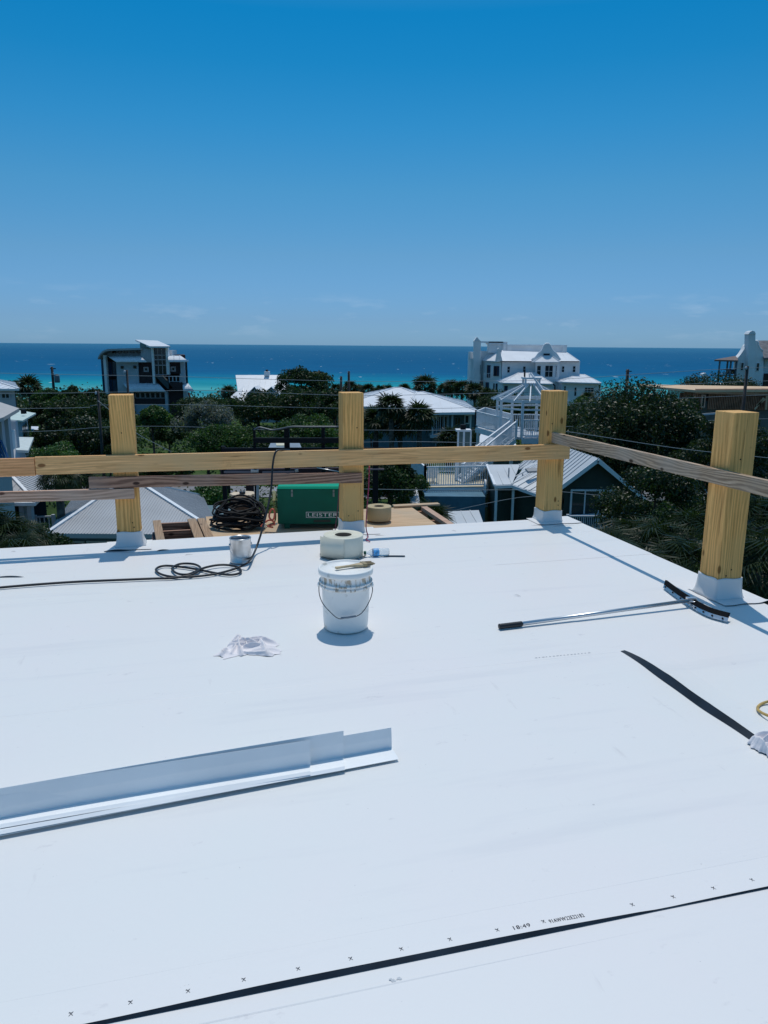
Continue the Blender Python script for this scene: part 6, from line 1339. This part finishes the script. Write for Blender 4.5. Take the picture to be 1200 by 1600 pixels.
def palm(lab, px, yc, Y, scale=1.0, group=None, nf=28, seed=0, far=False, name='palm_tree', low=-.7, droop=.35):
    rg = np.random.default_rng(seed+int(px)); c = P(px, yc, Y); z0 = gz(c.x, Y); t = thing(name, lab, 'palm', (c.x, Y, z0), 0, group); h = c.z-z0
    V, T_ = palm_crown(rg, nf, .75*scale, .8*scale, 9 if far else 16, (.13 if far else .05)*scale, low, droop); mesh_np('crown', V, T_, LF['palm'], (0, 0, h), t)
    mb = MB(); mb.tube([(0, 0, -.2), (.08*math.sin(px), .05, h*.5), (0, 0, h)], .15 if not far else .2, 9, taper=.9); mb.build('trunk', M_TRUNK, t)
    return t
# far row along the dune
G1 = 'palms along the dune'
for i, (px, yc, Y, sc, lab) in enumerate([
    (45, 605, 112, 1.9, 'round-headed palm at the far left beside the grey house'), (22, 603, 118, 1.2, 'smaller palm half behind the far left house'),
    (357, 612, 116, 1.25, 'small palm standing left of the white gabled house'), (547, 605, 112, 1.2, 'palm behind the two close poles'), (560, 608, 118, 1.0, 'small palm right of the two close poles'),
    (575, 609, 116, 1.2, 'palm behind the top of the second post'), (594, 609, 114, 1.0, 'palm above the left corner of the broad white hip roof'), (606, 608, 118, 1.0, 'palm just left of the hip roof peak'), (632, 608, 120, 1.1, 'palm just right of the hip roof peak'),
    (664, 603, 116, 1.9, 'larger palm standing above the white hip roof ridge'), (694, 609, 118, 1.3, 'palm between the large dune palm and the mansion, left one'), (706, 604, 114, 1.4, 'taller palm between the large dune palm and the mansion'), (722, 606, 112, 1.4, 'palm near the left wall of the mansion'), (742, 612, 108, 1.5, 'palm at the foot of the mansion side wall'), (762, 618, 104, 1.3, 'low palm right under the mansion side wall'), (525, 608, 108, 1.1, 'small palm between the round tree and the poles'),
    (918, 622, 118, 1.3, 'palm in front of the mansion pavilion')]):
    palm(lab, px, yc+3, Y, sc*.85, G1, 54, i, True)
G2 = 'palms in the gardens'
for i, (px, yc, Y, sc, lab) in enumerate([
    (611, 640, 56, 1.15, 'palm in front of the left half of the broad white hip roof'), (655, 656, 56, 1.25, 'palm in front of the porch of the hip-roofed house'), (626, 668, 58, 1.2, 'lower palm between two others by the hip-roofed house'), (588, 660, 58, 1.2, 'palm just right of the second post top'),
    (703, 688, 50, .9, 'small palm beside the grey-green chimney box'), (92, 752, 26, .62, 'palm crown between two grey roofs at the lower left'), (122, 748, 34, .95, 'second palm crown behind the grey ribbed hip roof'), (672, 818, 22, .6, 'palm crown beside the lean-to roof past the plywood')]):
    palm(lab, px, yc, Y, sc*(1 if Y < 30 else .85), G2, 60, i, Y > 45)
G3 = 'fan palms crowding the right side of the roof'
for i, (px, yc, Y, sc, lab) in enumerate([
    (985, 825, 17, .95, 'fan palm right of the sliding door of the green house'), (950, 850, 14.5, .9, 'fan palm nearest the far corner of the roof'), (1030, 838, 15, .95, 'fan palm midway between the corner post and right post'), (1072, 868, 12.5, .9, 'fan palm just left of the right post'), (1000, 880, 12, .8, 'low fan palm hugging the roof edge'),
    (1080, 815, 18, 1.0, 'fan palm standing behind the right post, left side'), (1185, 800, 14, .9, 'fan palm right of the right post, upper one'), (1195, 870, 11, .85, 'fan palm right of the right post, lower one'), (1150, 840, 15, 1., 'fan palm hidden mostly behind the right post'), (1050, 905, 10.5, .65, 'lowest fan palm at the foot of the right post'), (1240, 840, 12, .9, 'fan palm at the right picture edge'), (925, 835, 19, .75, 'fan palm in front of the green house railing')]):
    palm(lab, px, yc+26, Y, sc*.62, G3, 44, 40+i, low=-1.1, droop=.75)
G4 = 'fan palms below the left end of the roof'
for i, (px, yc, Y, sc, lab) in enumerate([
    (12, 850, 15, .62, 'fan palm at the lower left edge of the picture'), (44, 853, 16, .6, 'fan palm below the porch columns of the lower left house'), (-30, 835, 15, .8, 'tall fan palm at the left picture edge'), (34, 868, 13, .45, 'low bright fan palm against the left roof edge')]):
    palm(lab, px, yc, Y, sc*.8, G4, 44, 70+i, low=-1.1, droop=.75)
# broad-leaved trees
tree('magnolia_tree', 'big dark glossy magnolia filling the right side behind the grey rail', 1000, 598, 108, 38, 'mag', 22000, .20, yb=812, cat='tree', clumps=70, cl=.30, seed=3)
tree('magnolia_tree', 'lower dark glossy tree behind the right post', 1140, 655, 85, 33, 'mag', 9000, .20, yb=850, clumps=40, cl=.28, seed=5)
tree('magnolia_tree', 'dark glossy tree below the big magnolia beside the green gable', 1030, 728, 85, 27, 'mag', 9000, .15, yb=880, clumps=30, seed=6)
tree('magnolia_tree', 'dark tree with pale glinting leaves left of the first post', 112, 648, 60, 50, 'mag', 8500, .25, yb=742, clumps=44, cl=.28, seed=7)
tree('leafy_tree', 'dark tree at the edge of the cottage behind the first post', 168, 672, 30, 46, 'mag', 3500, .24, yb=742, seed=8)
tree('round_tree', 'big round dark tree right of the white gabled house', 473, 575, 42, 96, 'oak', 5200, .42, yb=632, clumps=40, cl=.28, seed=9)
tree('leafy_tree', 'bright green tree in front of the modern beach house', 236, 636, 32, 62, 'mid', 3600, .30, yb=672, seed=10)
tree('leafy_tree', 'dark green tree under the modern beach house, left of the grey shrub', 262, 655, 26, 66, 'oak', 2600, .3, yb=700, seed=11)
tree('grey_shrub', 'silvery grey twiggy shrub right of the modern house', 320, 634, 42, 56, 'grey', 6500, .22, yb=688, cat='shrub', clumps=40, seed=12)
tree('leafy_shrub', 'mid green bush above the rail between the first two posts', 352, 668, 50, 45, 'mid', 7500, .19, yb=722, cat='shrub', clumps=46, seed=13)
tree('leafy_shrub', 'bright green bush right of the ribbed hip roof', 325, 757, 40, 31, 'bright', 6500, .15, yb=822, cat='shrub', clumps=40, seed=14)
tree('leafy_tree', 'dark tree mass below the white gabled house, left part', 402, 617, 48, 84, 'oak', 5000, .35, yb=668, clumps=40, seed=15)
tree('leafy_tree', 'dark tree mass below the big round tree', 470, 612, 52, 86, 'oak', 5000, .36, yb=668, clumps=40, seed=16)
tree('leafy_tree', 'dark tree just left of the second post', 522, 610, 34, 80, 'oak', 3600, .34, yb=670, seed=17)
tree('leafy_shrub', 'olive green shrub behind the black scaffold', 478, 655, 52, 42, 'mid', 7000, .19, yb=712, cat='shrub', clumps=44, seed=18)
tree('leafy_shrub', 'darker shrub low behind the black scaffold', 440, 690, 70, 34, 'oak', 6500, .17, yb=760, cat='shrub', clumps=40, seed=19)
tree('leafy_shrub', 'dark shrub right behind the second post under the rail', 610, 712, 42, 33, 'oak', 6500, .16, yb=800, cat='shrub', clumps=40, seed=20)
tree('leafy_shrub', 'green bush rising beside the left corner of the raised lower deck', 640, 735, 26, 35, 'mid', 3500, .16, yb=800, cat='shrub', seed=21)
tree('leafy_tree', 'green tree between the dark palms and the second post', 580, 640, 24, 62, 'mid', 2800, .25, yb=700, seed=22)
tree('leafy_tree', 'soft green tree between the mansion and the pergola', 790, 618, 42, 92, 'oak', 4500, .36, yb=660, clumps=36, seed=23)
tree('leafy_tree', 'green tree seen through the pergola posts', 830, 622, 40, 86, 'mid', 4200, .34, yb=662, clumps=34, seed=24)
tree('leafy_tree', 'soft green tree right of the corner post', 905, 618, 34, 70, 'mid', 4200, .28, yb=705, clumps=34, seed=25)
tree('leafy_tree', 'dim green tree behind the roof deck rail', 880, 640, 30, 60, 'oak', 3500, .25, yb=720, seed=26)
tree('hedge', 'leafy hedge growing over the top of the building site', 1120, 598, 60, 92, 'mag', 3800, .30, yb=618, cat='hedge', clumps=34, seed=27)
tree('leafy_tree', 'bushy tree under the far left pole', 75, 612, 26, 98, 'mid', 3000, .36, yb=648, seed=28)
tree('leafy_tree', 'dark round bush right of the far left pole', 112, 606, 20, 100, 'oak', 2600, .36, yb=640, seed=29)
tree('leafy_tree', 'dark tree at the left foot of the modern beach house', 146, 610, 24, 98, 'oak', 2800, .36, yb=650, seed=30)
tree('leafy_tree', 'dark tree between the cottage and the modern house', 120, 628, 52, 74, 'oak', 4500, .32, yb=668, clumps=36, seed=31)
tree('leafy_tree', 'dark tree behind the pale green cottage roof', 62, 632, 28, 72, 'oak', 3200, .30, yb=672, seed=32)
tree('leafy_shrub', 'dark bush right of the modern house at the water line', 320, 628, 46, 104, 'oak', 3600, .36, yb=652, cat='shrub', seed=33)
tree('leafy_shrub', 'green garden bush below the pale terrace at the left', 85, 698, 40, 38, 'bright', 5200, .17, yb=740, cat='shrub', seed=34)
tree('leafy_tree', 'dark tree behind the right part of the building site', 1215, 640, 50, 55, 'oak', 3500, .26, yb=720, seed=35)
tree('leafy_shrub', 'dark shrub between the pergola deck and the green house roof', 770, 662, 34, 58, 'oak', 3600, .25, yb=705, cat='shrub', seed=36)
tree('leafy_shrub', 'dark bush behind the ribbed hip roof and the boards', 262, 712, 46, 40, 'oak', 4600, .19, yb=755, cat='shrub', seed=37)
tree('leafy_shrub', 'dark undergrowth bush between green house and right post', 1060, 790, 60, 22, 'oak', 5200, .14, yb=900, cat='shrub', seed=38)
tree('leafy_shrub', 'dark undergrowth bush at the right edge behind the right post', 1200, 760, 55, 20, 'mag', 5200, .14, yb=930, cat='shrub', seed=39)
tree('leafy_shrub', 'dark undergrowth below the left house porch', 30, 820, 60, 20, 'oak', 5200, .13, yb=900, cat='shrub', seed=40)
tree('leafy_tree', 'dark tree close behind the left part of the big magnolia', 945, 618, 62, 47, 'oak', 6500, .22, yb=720, clumps=44, cl=.32, seed=41)
tree('leafy_tree', 'dark tree close behind the right part of the big magnolia', 1040, 610, 55, 46, 'oak', 6500, .22, yb=720, clumps=44, cl=.32, seed=42)
# dune scrub and garden ground cover nobody could count
def scrub():
    rg = np.random.default_rng(77); keep = []
    boxes = [(-48, -26, 118, 140), (12, 48, 124, 160), (-36, -12, 104, 128), (-6, 16, 76, 102), (-40, -26, 44, 60), (-14, -3, 20, 34), (-30, -12, 24, 42), (2, 18, 28, 56), (22, 60, 62, 86), (46, 80, 98, 118), (-60, -30, 58, 74), (-12, 6, -10, 14)]
    n = 2600; Y = 20+150*rg.uniform(0, 1, n)**.75; Xx = rg.uniform(-.62, .62, n)*(Y+12); C = []
    for x, y in zip(Xx, Y):
        if any(a-.5 < x < b+.5 and c-.5 < y < d+.5 for a, b, c, d in boxes): continue
        if 57 < y-.06*x < 64 or (-24 < x < -15 and 44 < y < 78): continue
        C.append((x, y))
    C = np.array(C); m = 64; k = np.repeat(np.arange(len(C)), m); d = rg.normal(0, 1, (len(k), 3)); d[:, 2] = np.abs(d[:, 2]); d /= np.linalg.norm(d, axis=1)[:, None]
    r = (.5+C[k, 1]/55)*rg.uniform(.7, 1.3, len(k)); base = np.array([gz(x, y) for x, y in C])[k]
    hf = rg.uniform(.5, 1.1, len(C))[k]
    V = np.stack([C[k, 0]+d[:, 0]*r, C[k, 1]+d[:, 1]*r, base+d[:, 2]*r*hf], 1); sz = (.09+C[k, 1]/330)
    lv, fq = leaves(rg, V, d, sz[:, None], .7); o = mesh_np('scrub', lv, fq, LF['scrub'], (0, 0, 0)); tag(o, 'low dark green scrub and ground cover between the houses', 'scrub', None, 'stuff')
scrub()
